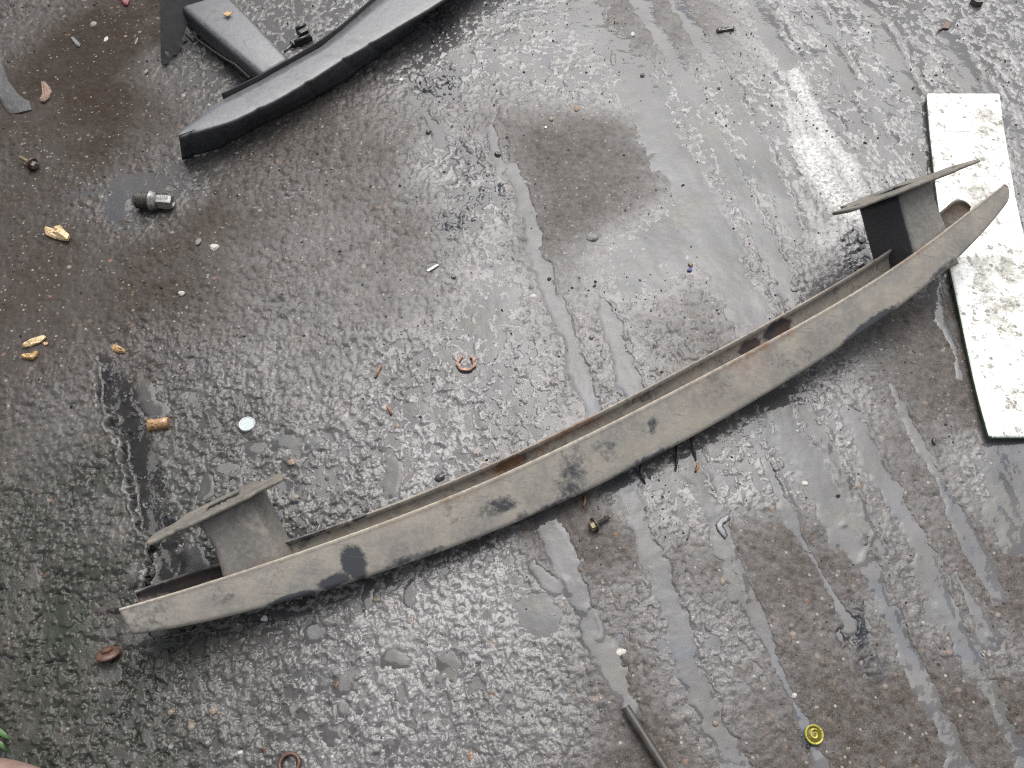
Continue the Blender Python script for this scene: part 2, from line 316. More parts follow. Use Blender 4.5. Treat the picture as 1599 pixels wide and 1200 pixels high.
# ---- grid: fine where it is close, coarser outwards
def rows_cols(nr, nc):
    py = np.linspace(1300, -110, nr); yy = np.array([G(800, p)[1] for p in py])
    yy = np.concatenate([[-2.5, -1.0, -.4, -.1, yy[0] - .06, yy[0] - .02], yy, yy[-1] + np.array([.05, .15, .4, 1.0, 2.5, 5.0])])
    s = np.linspace(-1.14, 1.14, nc); s = np.concatenate([[-7, -4, -2.4, -1.7, -1.35, -1.2], s, [1.2, 1.35, 1.7, 2.4, 4, 7]])
    hw = .553 + (.986 - .553) * np.clip((yy - .136) / (1.498 - .136), -.5, 1.6)
    return yy, s, hw
def grid_arrays(nr, nc):
    yy, s, hw = rows_cols(nr, nc); X = hw[:, None] * s[None, :]; Y = np.repeat(yy[:, None], len(s), 1); return X, Y
def grid_mesh(name, X, Y, Z, keep=None, attrs={}):
    r, c = X.shape; idx = np.arange(r * c).reshape(r, c)
    q = np.stack([idx[:-1, :-1], idx[:-1, 1:], idx[1:, 1:], idx[1:, :-1]], -1).reshape(-1, 4)
    co = np.stack([X, Y, Z], -1).reshape(-1, 3)
    if keep is not None:
        q = q[keep.reshape(-1)]; used = np.zeros(r * c, bool); used[q.ravel()] = True
        remap = np.cumsum(used) - 1; q = remap[q]; co = co[used]
        attrs = {k: v.reshape(-1)[used] for k, v in attrs.items()}
    me = bpy.data.meshes.new(name); me.vertices.add(len(co)); me.vertices.foreach_set('co', co.astype(np.float32).ravel())
    me.loops.add(q.size); me.loops.foreach_set('vertex_index', q.astype(np.int32).ravel())
    me.polygons.add(len(q)); me.polygons.foreach_set('loop_start', np.arange(0, q.size, 4, dtype=np.int32))
    me.update(calc_edges=True)
    me.polygons.foreach_set('use_smooth', np.ones(len(q), bool))
    for k, v in attrs.items():
        a = me.attributes.new(k, 'FLOAT', 'POINT'); a.data.foreach_set('value', np.asarray(v, np.float32).ravel())
    me.validate()
    return me

# ------------------------------------------------------------------ ground material
def ground_material():
    m, n, b = mat('wet dirty concrete'); co = coords(n)
    brown, oil, powd, damp, moss = (attr(n, k) for k in ('brown', 'oil', 'powder_glint', 'damp', 'moss'))
    n1 = noise(n, 9, 5, .6, co); n2 = noise(n, 120, 6, .7, co); n3 = noise(n, 420, 2, .5, co)
    r1 = ramp(n, n1.outputs['Fac'], [(.35, (.068, .065, .065)), (.65, (.105, .099, .096))])
    r2 = ramp(n, n2.outputs['Fac'], [(.3, (.030, .029, .029)), (.52, (.082, .079, .078)), (.72, (.150, .143, .137))])
    c = mixc(n, .6, r1.outputs[0], r2.outputs[0])
    rb = ramp(n, n2.outputs['Fac'], [(.3, (.030, .0235, .0185)), (.55, (.060, .047, .037)), (.75, (.11, .086, .066))])
    bf = math_(n, 'MULTIPLY', math_(n, 'ADD', brown, math_(n, 'MULTIPLY', math_(n, 'SUBTRACT', n1.outputs['Fac'], .5), .9)), .95, True)
    c = mixc(n, bf, c, rb.outputs[0])
    fine = noise(n, 700, 3, .7, co)
    c = mixc(n, ramp(n, fine.outputs['Fac'], [(.38, .6), (.54, 0.0)]).outputs[0], c, (.016, .015, .015))
    c = mixc(n, ramp(n, fine.outputs['Fac'], [(.55, 0.0), (.68, .4)]).outputs[0], c, (.22, .208, .195))
    sl = math_(n, 'MULTIPLY', damp, ramp(n, noise(n, 60, 5, .65, co).outputs['Fac'], [(.36, .0), (.60, .45)]).outputs[0])
    c = mixc(n, sl, c, (.150, .148, .152))
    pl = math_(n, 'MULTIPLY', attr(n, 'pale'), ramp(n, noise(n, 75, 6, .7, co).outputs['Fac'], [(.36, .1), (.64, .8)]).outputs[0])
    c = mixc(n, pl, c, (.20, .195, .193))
    c = mixc(n, math_(n, 'MULTIPLY', math_(n, 'MULTIPLY', attr(n, 'shade'), math_(n, 'SUBTRACT', 1.0, attr(n, 'pale'))), .74), c, (.029, .0215, .016))
    # sand and aggregate grains of many colours
    v = N(n, 'ShaderNodeTexVoronoi', Scale=210.0); L(n, co, v.inputs['Vector'])
    sep = n.nodes.new('ShaderNodeSeparateColor'); L(n, v.outputs['Color'], sep.inputs[0])
    small = ramp(n, v.outputs['Distance'], [(.30, 1.0), (.42, 0.0)])
    pick = ramp(n, sep.outputs[0], [(.90, 0.0), (.92, 1.0)])
    gc = ramp(n, sep.outputs[1], [(0.0, (.17, .11, .065)), (.4, (.14, .10, .085)), (.7, (.2, .185, .155)), (1.0, (.3, .29, .26))])
    c = mixc(n, math_(n, 'MULTIPLY', math_(n, 'MULTIPLY', small.outputs[0], pick.outputs[0]), .75), c, gc.outputs[0])
    v2 = N(n, 'ShaderNodeTexVoronoi', Scale=85.0); L(n, co, v2.inputs['Vector'])
    sep2 = n.nodes.new('ShaderNodeSeparateColor'); L(n, v2.outputs['Color'], sep2.inputs[0])
    s2 = ramp(n, v2.outputs['Distance'], [(.2, 1.0), (.34, 0.0)]); p2 = ramp(n, sep2.outputs[0], [(.955, 0.0), (.965, 1.0)])
    gc2 = ramp(n, sep2.outputs[1], [(0.0, (.18, .10, .06)), (.5, (.16, .12, .10)), (1.0, (.26, .22, .17))])
    c = mixc(n, math_(n, 'MULTIPLY', math_(n, 'MULTIPLY', s2.outputs[0], p2.outputs[0]), .7), c, gc2.outputs[0])
    mf = math_(n, 'MULTIPLY', math_(n, 'MULTIPLY', moss, math_(n, 'SUBTRACT', 1.0, attr(n, 'pale'))), ramp(n, noise(n, 16, 4, .6, co).outputs['Fac'], [(.34, 0.0), (.54, .92)]).outputs[0])
    c = mixc(n, mf, c, (.017, .020, .014))
    c = mixc(n, math_(n, 'MULTIPLY', oil, ramp(n, noise(n, 38, 5, .7, co).outputs['Fac'], [(.36, .25), (.56, 1.0)]).outputs[0]), c, (.013, .015, .021))  # oil stains, the painted bracket shadow and the dark trench floor
    pf = math_(n, 'MULTIPLY', powd, ramp(n, noise(n, 140, 5, .75, co).outputs['Fac'], [(.34, 0.0), (.62, 1.0)]).outputs[0], True)
    c = mixc(n, pf, c, (.62, .62, .60))
    L(n, c, b.inputs['Base Color'])
    # damp film everywhere: glossier where the grain holds water, dull on the brown dirt
    rg = math_(n, 'ADD', .37, math_(n, 'MULTIPLY', brown, .24)); rg = math_(n, 'SUBTRACT', rg, math_(n, 'MULTIPLY', damp, .16))
    rg = math_(n, 'SUBTRACT', rg, math_(n, 'MULTIPLY', oil, .2)); rg = math_(n, 'ADD', rg, math_(n, 'MULTIPLY', powd, .3))
    rg = math_(n, 'ADD', rg, math_(n, 'MULTIPLY', math_(n, 'SUBTRACT', n3.outputs['Fac'], .5), .2), True)
    L(n, rg, b.inputs['Roughness'])
    L(n, math_(n, 'MULTIPLY', math_(n, 'SUBTRACT', .52, math_(n, 'ADD', math_(n, 'MULTIPLY', bf, .44), math_(n, 'MULTIPLY', attr(n, 'shade'), .22)), True), math_(n, 'SUBTRACT', 1.0, attr(n, 'under'))), b.inputs['Specular IOR Level'])
    nb = noise(n, 210, 4, .6, co); va = ramp(n, math_(n, 'SUBTRACT', noise(n, 14, 5, .65, co).outputs['Fac'], math_(n, 'MULTIPLY', brown, .12)), [(.36, .1), (.62, 1.0)]); hh = math_(n, 'ADD', math_(n, 'MULTIPLY', n3.outputs['Fac'], .25), math_(n, 'MULTIPLY', nb.outputs['Fac'], va.outputs[0]))
    bump(n, b, hh, .00085, 1.0)
    return m
def water_material():
    m = bpy.data.materials.new('oily rain water'); m.use_nodes = True; n = m.node_tree; n.nodes.clear(); co = coords(n)
    out = n.nodes.new('ShaderNodeOutputMaterial')
    tr = n.nodes.new('ShaderNodeBsdfTransparent'); tr.inputs[0].default_value = (.55, .51, .45, 1)
    silt_sheen = n.nodes.new('ShaderNodeBsdfDiffuse')
    tone = noise(n, 13, 3, .5, co, 1.2)
    tc = ramp(n, tone.outputs['Fac'], [(.30, (.105, .114, .134)), (.43, (.122, .122, .127)), (.55, (.127, .123, .125)), (.66, (.138, .134, .122)), (.74, (.114, .121, .134))])  # silty grey with oil-sheen hues painted in
    L(n, tc.outputs[0], silt_sheen.inputs[0])
    mk = attr(n, 'milk_sheen'); mx = n.nodes.new('ShaderNodeMixShader'); L(n, math_(n, 'MULTIPLY', mk, .8, True), mx.inputs[0]); L(n, tr.outputs[0], mx.inputs[1]); L(n, silt_sheen.outputs[0], mx.inputs[2])
    gl = n.nodes.new('ShaderNodeBsdfGlossy'); gl.inputs['Roughness'].default_value = .09
    bp = N(n, 'ShaderNodeBump', Strength=.5, Distance=.0012); wv = noise(n, 70, 2, .5, co); L(n, wv.outputs['Fac'], bp.inputs['Height'])
    L(n, bp.outputs[0], gl.inputs['Normal'])
    fr = N(n, 'ShaderNodeFresnel', IOR=1.38); L(n, bp.outputs[0], fr.inputs['Normal'])
    m2 = n.nodes.new('ShaderNodeMixShader'); L(n, fr.outputs[0], m2.inputs[0]); L(n, mx.outputs[0], m2.inputs[1]); L(n, gl.outputs[0], m2.inputs[2])
    L(n, m2.outputs[0], out.inputs[0]); return m

X, Y = grid_arrays(850, 1120)
Hh, Ww, Am = surface(X, Y)
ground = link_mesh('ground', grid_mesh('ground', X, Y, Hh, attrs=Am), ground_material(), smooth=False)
tag(ground, 'rough wet grooved concrete yard surface', kind='structure')
st = 2
Xw, Yw, Wz, Hz = X[::st, ::st], Y[::st, ::st], Ww[::st, ::st], Hh[::st, ::st]
over = (Ww - Hh) > -.0002
# a water cell is kept where any fine vertex under it is wet
r_, c_ = Xw.shape; keep = np.zeros((r_ - 1, c_ - 1), bool)
for a in range(st + 1):
    for b_ in range(st + 1):
        o_ = over[a:a + (r_ - 1) * st:st, b_:b_ + (c_ - 1) * st:st][:r_ - 1, :c_ - 1]; keep[:o_.shape[0], :o_.shape[1]] |= o_
inner = (np.abs(Xw) < 1.25) & (Yw > -.1) & (Yw < 1.9); keep &= inner[:-1, :-1]
water = link_mesh('puddle_water', grid_mesh('puddle_water', Xw, Yw, Wz, keep, {'milk_sheen': Am['milk_sheen'][::st, ::st]}), water_material(), smooth=False)
tag(water, 'thin grey rain water lying in the grooves and hollows of the yard', kind='structure')
print('ground', len(ground.data.polygons), 'water', len(water.data.polygons))

from mathutils.bvhtree import BVHTree
def gz(x, y):                                             # height of the yard under a point (local, from the same function)
    h, wl, _ = surface(np.array([[x]]), np.array([[y]])); return float(max(h[0, 0], wl[0, 0]))
def GP(px, py, lift=0.0):
    p = G(px, py); p[2] = gz(p[0], p[1]) + lift; return Vector(p)
def mm(px, py): return pxm(px, py)

# ------------------------------------------------------------------ the dusty bumper beam
def beam_material(name, dust=(.250, .226, .190), dust2=(.168, .158, .145)):
    m, n, b = mat(name); co = coords(n)
    da = attr(n, 'dust'); ed = attr(n, 'edge'); ru = attr(n, 'rust')
    n1 = noise(n, 22, 5, .6, co); n2 = noise(n, 160, 5, .7, co); n3 = noise(n, 900, 2, .5, co)
    t = math_(n, 'ADD', da, math_(n, 'MULTIPLY', math_(n, 'SUBTRACT', n2.outputs['Fac'], .5), .7)); t = math_(n, 'ADD', t, math_(n, 'MULTIPLY', math_(n, 'SUBTRACT', noise(n, 55, 4, .6, co, .6).outputs['Fac'], .5), 1.0))
    mask = ramp(n, t, [(.26, 0.0), (.62, 1.0)]).outputs[0]
    dc = mixc(n, ramp(n, n1.outputs['Fac'], [(.38, 0.0), (.62, 1.0)]).outputs[0], dust2, dust)
    dc = mixc(n, ramp(n, n2.outputs['Fac'], [(.45, 0.0), (.75, .35)]).outputs[0], dc, (.36, .335, .285))
    dc = mixc(n, ramp(n, n3.outputs['Fac'], [(.60, 0.0), (.72, .35)]).outputs[0], dc, (.07, .06, .05))
    c = mixc(n, mask, (.036, .038, .043), dc)
    rm = math_(n, 'MULTIPLY', ru, ramp(n, noise(n, 48, 5, .7, co).outputs['Fac'], [(.40, 0.0), (.60, 1.0)]).outputs[0], True)
    st = ramp(n, noise(n, 17, 6, .7, co, 1.0).outputs['Fac'], [(.54, 0.0), (.68, .38)]).outputs[0]
    c = mixc(n, math_(n, 'MULTIPLY', st, mask), c, (.33, .295, .225))
    sc_ = N(n, 'ShaderNodeMapping'); sc_.inputs['Rotation'].default_value = (0, 0, -.64); sc_.inputs['Scale'].default_value = (9, 260, 60); L(n, co, sc_.inputs[0])
    scr = ramp(n, noise(n, 1, 4, .7, sc_.outputs[0]).outputs['Fac'], [(.60, 0.0), (.68, .45)]).outputs[0]
    c = mixc(n, scr, c, (.085, .080, .072))
    c = mixc(n, math_(n, 'MULTIPLY', ed, ramp(n, n2.outputs['Fac'], [(.35, .2), (.6, .9)]).outputs[0]), c, (.36, .33, .275))
    c = mixc(n, rm, c, mixc(n, n2.outputs['Fac'], (.10, .045, .022), (.21, .105, .05)))
    L(n, c, b.inputs['Base Color'])
    L(n, math_(n, 'ADD', .42, math_(n, 'MULTIPLY', mask, .36)), b.inputs['Roughness'])
    bump(n, b, math_(n, 'ADD', n2.outputs['Fac'], math_(n, 'MULTIPLY', mask, .25)), .0006, .7)
    return m
M_BEAM = beam_material('dusty steel')

PL, PR = G(186, 951, .078), G(1570, 286, .122)
BU = (PR - PL) / np.linalg.norm(PR - PL)
hz = np.array([-BU[1], BU[0], 0]); hz = hz / np.linalg.norm(hz)
EL = math.radians(35)
BA = hz * math.cos(EL) + np.array([0, 0, 1]) * math.sin(EL); BA = BA - BU * np.dot(BA, BU); BA /= np.linalg.norm(BA)
BN = np.cross(BU, BA)
DEPTH = .040
def to_ua(px, py, off=0.0):
    p = onplane(px, py, PL + BN * off, BN) - PL; return float(p @ BU), float(p @ BA)
def from_uan(u, a, nn): return PL + BU * u + BA * a + BN * nn
CREST = [(186,951),(263,929.5),(348,901),(428,875.5),(518,846),(600,816),(669,787.5),(753,754.5),(838,716.5),(900,686.5),(975,651),(1044,616),(1153,556),(1210,528),(1300,477),(1374,432),(1422,401),(1478,355),(1530,319),(1570,287)]
BEND = [(192,993),(263,983),(354,966),(419,946.5),(504,921),(600,890),(669,867),(753,841),(831,810),(900,775),(950,747),(1000,722),(1075,685),(1137,652),(1207,611),(1292,557),(1331,530),(1405,478),(1482,413),(1528,374),(1560,338),(1578,308)]
REAR = [(208,927),(235,909.7),(345,880),(442,846),(518,819.5),(600,790.7),(669,765),(753,731),(822,697),(900,661),(988,616),(1081,566),(1160,525),(1230,486),(1300,444),(1376,398),(1430,362),(1480,318),(1506,297)]
def curve(pts, off, deg=7):
    ua = np.array([to_ua(*p, off) for p in pts]); u0 = ua[:, 0].mean(); f = np.polyfit(ua[:, 0] - u0, ua[:, 1], deg)
    lo, hi = ua[:, 0].min(), ua[:, 0].max()
    return (lambda u: np.polyval(f, np.clip(u, lo - .01, hi + .01) - u0)), lo, hi
fc, uc0, uc1 = curve(CREST, 0.0); fb, ub0, ub1 = curve(BEND, 0.0); fr_, ur0, ur1 = curve(REAR, -DEPTH)
print('bar u', uc0, uc1, ub0, ub1, ur0, ur1)

beam = empty('bumper_beam', Vector(PL), 'long curved dusty grey steel bumper beam with two bracket plates, lying across the wet concrete', 'bumper beam')
NS = 420
us = np.linspace(uc0, max(uc1, ub1), NS)
TOPN, RN, WEBN = 16, 5, 4
# dust rubbed off: px, py, rx px, ry px, angle deg, amount
RUBS = [(553,880,14,21,20,.9),(523,906,20,7,15,.9),(892,742,22,34,-15,.46),(820,803,24,6,25,.4),(850,796,40,5,25,.5),(1022,712,40,5,27,.6),(985,732,26,4,27,.5),(1358,510,40,7,36,1.0),(1018,664,7,11,0,.6),
        (432,893,26,20,0,.2),(225,962,34,22,0,.3),(780,790,26,12,25,.55),(455,935,26,5,18,.95),(640,872,40,5,18,.5),(940,705,30,20,20,.3),(345,930,16,12,0,.3),(1115,600,30,20,0,.25),(1230,560,34,18,30,.25),(700,800,26,20,0,.25),(760,842,30,4,22,.6),(1470,420,20,4,40,.5),(390,957,30,3,14,.6)]
RUSTS = [(1185,545,60,7,28,.7),(735,765,60,5,24,.5),(690,782,30,4,24,.6),(1150,562,30,6,30,.6),(1440,385,40,6,36,.6),(600,817,20,4,20,.3),(1180,570,22,12,25,.35),(1100,610,40,20,0,.2)]
RUBS_IN = [(1213,516,16,10,30,1.1),(1170,542,14,8,30,.9),(795,724,22,7,22,.7),(560,806,8,3,20,1),(480,832,50,8,20,.35),(300,905,60,9,17,.7),(1000,620,30,6,25,.2)]
RUST_IN = [(850,690,80,13,25,1.0),(790,724,45,10,25,.95),(1195,530,22,8,30,.6),(1235,505,20,6,30,.4),(900,668,50,8,25,.6),(1480,335,40,30,30,.5)]
def spots(lst, off):
    o = []
    for px, py, rx, ry, an, v in lst:
        u, a = to_ua(px, py, off); k = np.linalg.norm(onplane(px, py, PL, BN) - CC) / FPX
        u2, a2 = to_ua(px + math.cos(math.radians(an)), py - math.sin(math.radians(an)), off); th = math.atan2(a2 - a, u2 - u)
        o.append((u, a, rx * k, ry * k, th, v))
    return o
def spot_val(lst, u, a):
    v = 0
    for (cu, ca, rx, ry, th, am) in lst:
        du, da = u - cu, a - ca; p = (du * math.cos(th) + da * math.sin(th)) / rx; q = (-du * math.sin(th) + da * math.cos(th)) / ry
        d = p * p + q * q
        if d < 3.2: v = max(v, am * (1 - max(0, min(1, (d - .2) / 3.0))))
    return v
SP_T, SR_T, SP_I, SR_I = spots(RUBS, 0), spots(RUSTS, 0), spots(RUBS_IN, -DEPTH), spots(RUST_IN, -DEPTH)
vs, dust, rust, edgev = [], [], [], []
tipu = us[-1]
for u in us:
    c0, b0 = float(fc(u)), float(fb(u))
    e = max(0, (u - (tipu - .009)) / .009); mid = .5 * (c0 + b0)
    if e > 0:
        k = math.sqrt(max(0.0, 1 - e ** 2.5)) * .85 + .15; c0 = mid + (c0 - mid) * k + .004 * e; b0 = mid + (b0 - mid) * k
    r = min(.0055, .3 * (c0 - b0)); D = DEPTH
    row = []
    for i in range(TOPN):
        t = i / (TOPN - 1); a = c0 + (b0 + r - c0) * t
        nn = .0007 * math.sin(math.pi * t) + (.0016 * max(0, 1 - t * 14))
        row.append((a, nn, 'top'))
    for i in range(1, RN + 1):
        th = math.pi / 2 * i / RN; row.append((b0 + r - r * math.sin(th), -r + r * math.cos(th), 'top'))
    for i in range(1, WEBN + 1): row.append((b0, -r - (D - 2 * r) * i / WEBN, 'web'))
    for i in range(1, RN + 1):
        th = math.pi / 2 * i / RN; row.append((b0 + r - r * math.cos(th), -D + r - r * math.sin(th), 'web'))
    ar = float(fr_(u))
    if u > ur1 - .035: ar = b0 + r + (ar - b0 - r) * math.sqrt(max(0, 1 - (max(0, u - ur1 + .035) / .036) ** 2)) if u < ur1 else b0 + r + .002
    if u < ur0: ar = b0 + r + .002
    ar = max(ar, b0 + r + .002)
    for i in range(1, 13):
        t = i / 12; a = b0 + r + (ar - b0 - r) * t
        nn = -D - .002 * math.sin(math.pi * t) + .007 * max(0, (t - .8) / .2) ** 2 * min(1, (ar - b0) / .06)
        row.append((a, nn, 'low'))
    for (a, nn, k) in row:
        vs.append(from_uan(u, a, nn) - PL)
        edgev.append(0.0 if k != 'top' else max(0, 1 - abs(a - c0) / .0045))
        if k == 'low':
            dust.append(.66 - spot_val(SP_I, u, a)); rust.append(max(.18, spot_val(SR_I, u, a)))
        else:
            edge = max(0, 1 - abs(a - c0) / .006)
            dust.append((.86 if k == 'top' else .7) - spot_val(SP_T, u, a) - (.04 if a < b0 + .006 else 0)); rust.append(max(spot_val(SR_T, u, a), .22 * edge))
nr = len(row)
fs = [(i * nr + j, (i + 1) * nr + j, (i + 1) * nr + j + 1, i * nr + j + 1) for i in range(NS - 1) for j in range(nr - 1) if j < nr - 13 or us[i + 1] < ur1]
def attr_mesh(name, vs, fs, d, r, mat_, parent):
    me = bpy.data.meshes.new(name); me.from_pydata([tuple(v) for v in vs], [], fs); me.update()
    for nm, v in (('dust', d), ('rust', r)):
        a = me.attributes.new(nm, 'FLOAT', 'POINT'); a.data.foreach_set('value', np.array(v, np.float32))
    return link_mesh(name, me, mat_, parent)
ch = attr_mesh('channel', vs, fs, dust, rust, M_BEAM, beam)
ea = ch.data.attributes.new('edge', 'FLOAT', 'POINT'); ea.data.foreach_set('value', np.array(edgev, np.float32))
so = ch.modifiers.new('sheet', 'SOLIDIFY'); so.thickness = .0026; so.offset = 0
zmin = min(v[2] for v in vs) + PL[2]; print('beam lowest', zmin)

def crash_can(left, right, pl, pr, depth, shade_left):
    """a pressed steel box between channel and plate: left / right edge points of its upper face, from the plate down into the channel"""
    ln = [to_ua(*p, -.003) for p in left]; rn = [to_ua(*p, -.003) for p in right]
    ta = max(ln[0][1], rn[0][1]); ba = min(ln[-1][1], rn[-1][1]) - .02
    la, ra = sorted(ln, key=lambda t: t[1]), sorted(rn, key=lambda t: t[1])
    vs, d, r_ = [], [], []; rows = 14
    for i in range(rows):
        a = ta + (ba - ta) * i / (rows - 1)
        ul = np.interp(a, [q[1] for q in la], [q[0] for q in la]); ur = np.interp(a, [q[1] for q in ra], [q[0] for q in ra])
        rad = .0065; t = i / (rows - 1)
        loop = []
        for (cx, cy, a0) in ((ur - rad, -.003 - rad, 0), (ul + rad, -.003 - rad, 90), (ul + pl + rad, -depth + rad, 180), (ur + pr - rad, -depth + rad, 270)):
            for k in range(5):
                th = math.radians(a0 + 90 * k / 4); loop.append((cx + rad * math.cos(th), cy + rad * math.sin(th)))
        for (uu, nn) in loop:
            vs.append(from_uan(uu, a, nn) - PL)
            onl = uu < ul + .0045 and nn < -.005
            d.append(.05 if (onl and shade_left) else .78 - .15 * (nn < -.012)); r_.append(.55 * max(0, (t - .55) / .45) + .05)  # right can's left face painted dark for its own shadow
    m_ = 20
    fs = [(i * m_ + j, i * m_ + (j + 1) % m_, (i + 1) * m_ + (j + 1) % m_, (i + 1) * m_ + j) for i in range(rows - 1) for j in range(m_)]
    o = attr_mesh('crash_can', vs, fs, d, r_, M_CANR if shade_left else M_CAN, beam); s_ = o.modifiers.new('sheet', 'SOLIDIFY'); s_.thickness = .002; s_.offset = -1
    return o, ta
M_CAN = beam_material('dusty steel can', (.150, .141, .127), (.112, .107, .100))
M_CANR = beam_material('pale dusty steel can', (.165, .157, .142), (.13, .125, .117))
M_PLATE = beam_material('dusty steel plate', (.115, .108, .092), (.08, .077, .070))
def plate_mesh(tipL, tipR, amean, nlo, nhi, hole, tilt=0.0, wave=.0):
    """bolt-on plate across the end of a can, cut from sheet with narrower ears and an opening"""
    u0, _ = to_ua(*tipL); u1, _ = to_ua(*tipR)
    aL = to_ua(*tipL)[1]; aR = to_ua(*tipR)[1]
    W = u1 - u0; nu, nv = 44, 16; idx = {}; vs = []; fs = []
    def prof(t):                                            # half-widths in n towards the viewer / away, along the length
        ear = min(t, 1 - t)
        k = .55 + .45 * float(sstep(.20, .27, np.float64(ear))); k *= math.sqrt(min(1, ear / .035 + .03))
        return nhi * k, nlo * (.55 + .45 * float(sstep(.16, .24, np.float64(ear)))) * math.sqrt(min(1, ear / .03 + .03))
    for i in range(nu + 1):
        t = i / nu; hi, lo = prof(t)
        for j in range(nv + 1):
            nn = lo + (hi - lo) * j / nv; a = aL + (aR - aL) * t + tilt * nn
            idx[i, j] = len(vs); vs.append(from_uan(u0 + W * t, a, nn) - PL)
    for i in range(nu):
        for j in range(nv):
            t = (i + .5) / nu; nn = (j + .5) / nv
            if hole[0] < t < hole[1] and hole[2] < nn < hole[3]: continue
            if .10 < t < .14 and .40 < nn < .62: continue
            if .86 < t < .90 and .40 < nn < .62: continue
            fs.append((idx[i, j], idx[i + 1, j], idx[i + 1, j + 1], idx[i, j + 1]))
    d = [.80] * len(vs); r = [.12] * len(vs)
    o = attr_mesh('bracket_plate', vs, fs, d, r, M_PLATE, beam); s_ = o.modifiers.new('sheet', 'SOLIDIFY'); s_.thickness = .0042; s_.offset = 0
    return o
crash_can([(309,815),(318,834),(333,853),(345,893),(349,910)], [(393,780),(412,818),(428,852),(438,869),(446,885)], .004, .014, .052, False)
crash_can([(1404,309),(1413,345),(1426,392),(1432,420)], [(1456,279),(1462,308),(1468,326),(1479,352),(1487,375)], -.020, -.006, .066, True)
plate_mesh((229,850), (443,747), 0, -.075, .016, (.42, .66, .20, .62), -.045)
plate_mesh((1325,330), (1527,251), 0, -.085, .018, (.36, .60, .20, .62), -.05)

# ------------------------------------------------------------------ the black beam at the top edge of the view
M_BLACK = simple('worn black steel', (.020, .022, .025), (.034, .036, .040), 60, .38, 0, .0008, (.012, .013, .014))
def dust_and_sheen(m, tone, lo=.55, hi=.95):
    """grey on the upward faces: settled dust plus painted reflection"""
    n = m.node_tree; b = next(q for q in n.nodes if q.type == 'BSDF_PRINCIPLED'); src = b.inputs['Base Color'].links[0].from_socket
    ge = n.nodes.new('ShaderNodeNewGeometry'); sx = n.nodes.new('ShaderNodeSeparateXYZ'); L(n, ge.outputs['True Normal'], sx.inputs[0])
    t = noise(n, 45, 7, .75, coords(n), 1.5); f = math_(n, 'ADD', sx.outputs[2], math_(n, 'MULTIPLY', math_(n, 'SUBTRACT', t.outputs['Fac'], .5), 1.1))
    L(n, mixc(n, ramp(n, f, [(lo, 0.0), (hi, 1.0)]).outputs[0], src, tone), b.inputs['Base Color'])
dust_and_sheen(M_BLACK, (.095, .096, .102), .62, 1.3)  # top lightened in colour for dust and the sky it reflects
M_BLACK.node_tree.nodes['Principled BSDF'].inputs['Specular IOR Level'].default_value = .5
M_BLACKD = simple('oily black steel', (.008, .009, .010), (.018, .019, .020), 70, .5, 0, .0004)
M_BLACKD.node_tree.nodes['Principled BSDF'].inputs['Specular IOR Level'].default_value = .2
BZ = .056
b2o = G(433, 156, 0)
beam2 = empty('bumper_beam', Vector(b2o), 'black painted steel beam cut off by the top edge of the photo, with a crash box behind it', 'bumper beam')
CREASE = [(279,215),(361,191),(433,156.5),(489.5,123.5),(533,95),(568,75),(636.5,34),(668,16),(693,0),(740,-36),(800,-90)]
BACK = [(278,209),(341,159.5),(405,127),(449,102),(499,75),(527,52),(560,22),(590,-4),(640,-44),(700,-98)]
cr = np.array([G(*p, BZ) for p in CREASE]); bk = np.array([G(*p, BZ) for p in BACK])
def resample(p, n):
    s = np.concatenate([[0], np.cumsum(np.linalg.norm(np.diff(p, axis=0), axis=1))]); t = np.linspace(0, s[-1], n)
    return np.stack([np.interp(t, s, p[:, k]) for k in range(3)], 1)
n2 = 120
LOW = [(285,251),(342.6,233),(402,200),(443,181),(496,153),(543,125),(599,84),(646,50),(677,16),(703,-4),(748,-44),(806,-98)]
lw = resample(np.array([G(*p, .0045) for p in LOW]), n2)
cr = resample(cr, n2); bk = resample(bk, n2)
for _ in range(3):
    cr[1:-1] = (cr[:-2] + 2 * cr[1:-1] + cr[2:]) / 4
vs = []; prof2 = 0
for i in range(n2):
    a, b_ = bk[i], cr[i]; dirv = (b_ - a) / (np.linalg.norm(b_ - a) + 1e-9)
    if i < 26: dirv = np.array([.35, -.93, 0])
    seam = .003 * sum(math.exp(-((i - q) / .8) ** 2) for q in (3, 21, 36, 49, 58))
    ring = [a + np.array([0, 0, -.012]), a]
    for t in (.25, .5, .75): ring.append(a + (b_ - a) * t + np.array([0, 0, .001 * math.sin(math.pi * t) - seam * .4]))
    r = .0045
    for k in range(5):
        th = math.pi / 2 * k / 4
        ring.append(b_ - dirv * r + dirv * r * math.sin(th) + np.array([0, 0, -r + r * math.cos(th)]) - dirv * seam)
    st0 = b_ + np.array([0, 0, -r]); en = lw[i]
    for t in (.3, .6, .85, 1.0):
        ring.append(st0 + (en - st0) * t + dirv * (.0022 * math.sin(t * 6) - seam))
    ring.append(en - dirv * .012 + np.array([0, 0, -.001]))
    prof2 = len(ring); vs += [q - b2o for q in ring]
fs = [(i * prof2 + j, (i + 1) * prof2 + j, (i + 1) * prof2 + j + 1, i * prof2 + j + 1) for i in range(n2 - 1) for j in range(prof2 - 1)]
o = from_py('channel', vs, fs, M_BLACK, beam2); s_ = o.modifiers.new('sheet', 'SOLIDIFY'); s_.thickness = .0025; s_.offset = -1
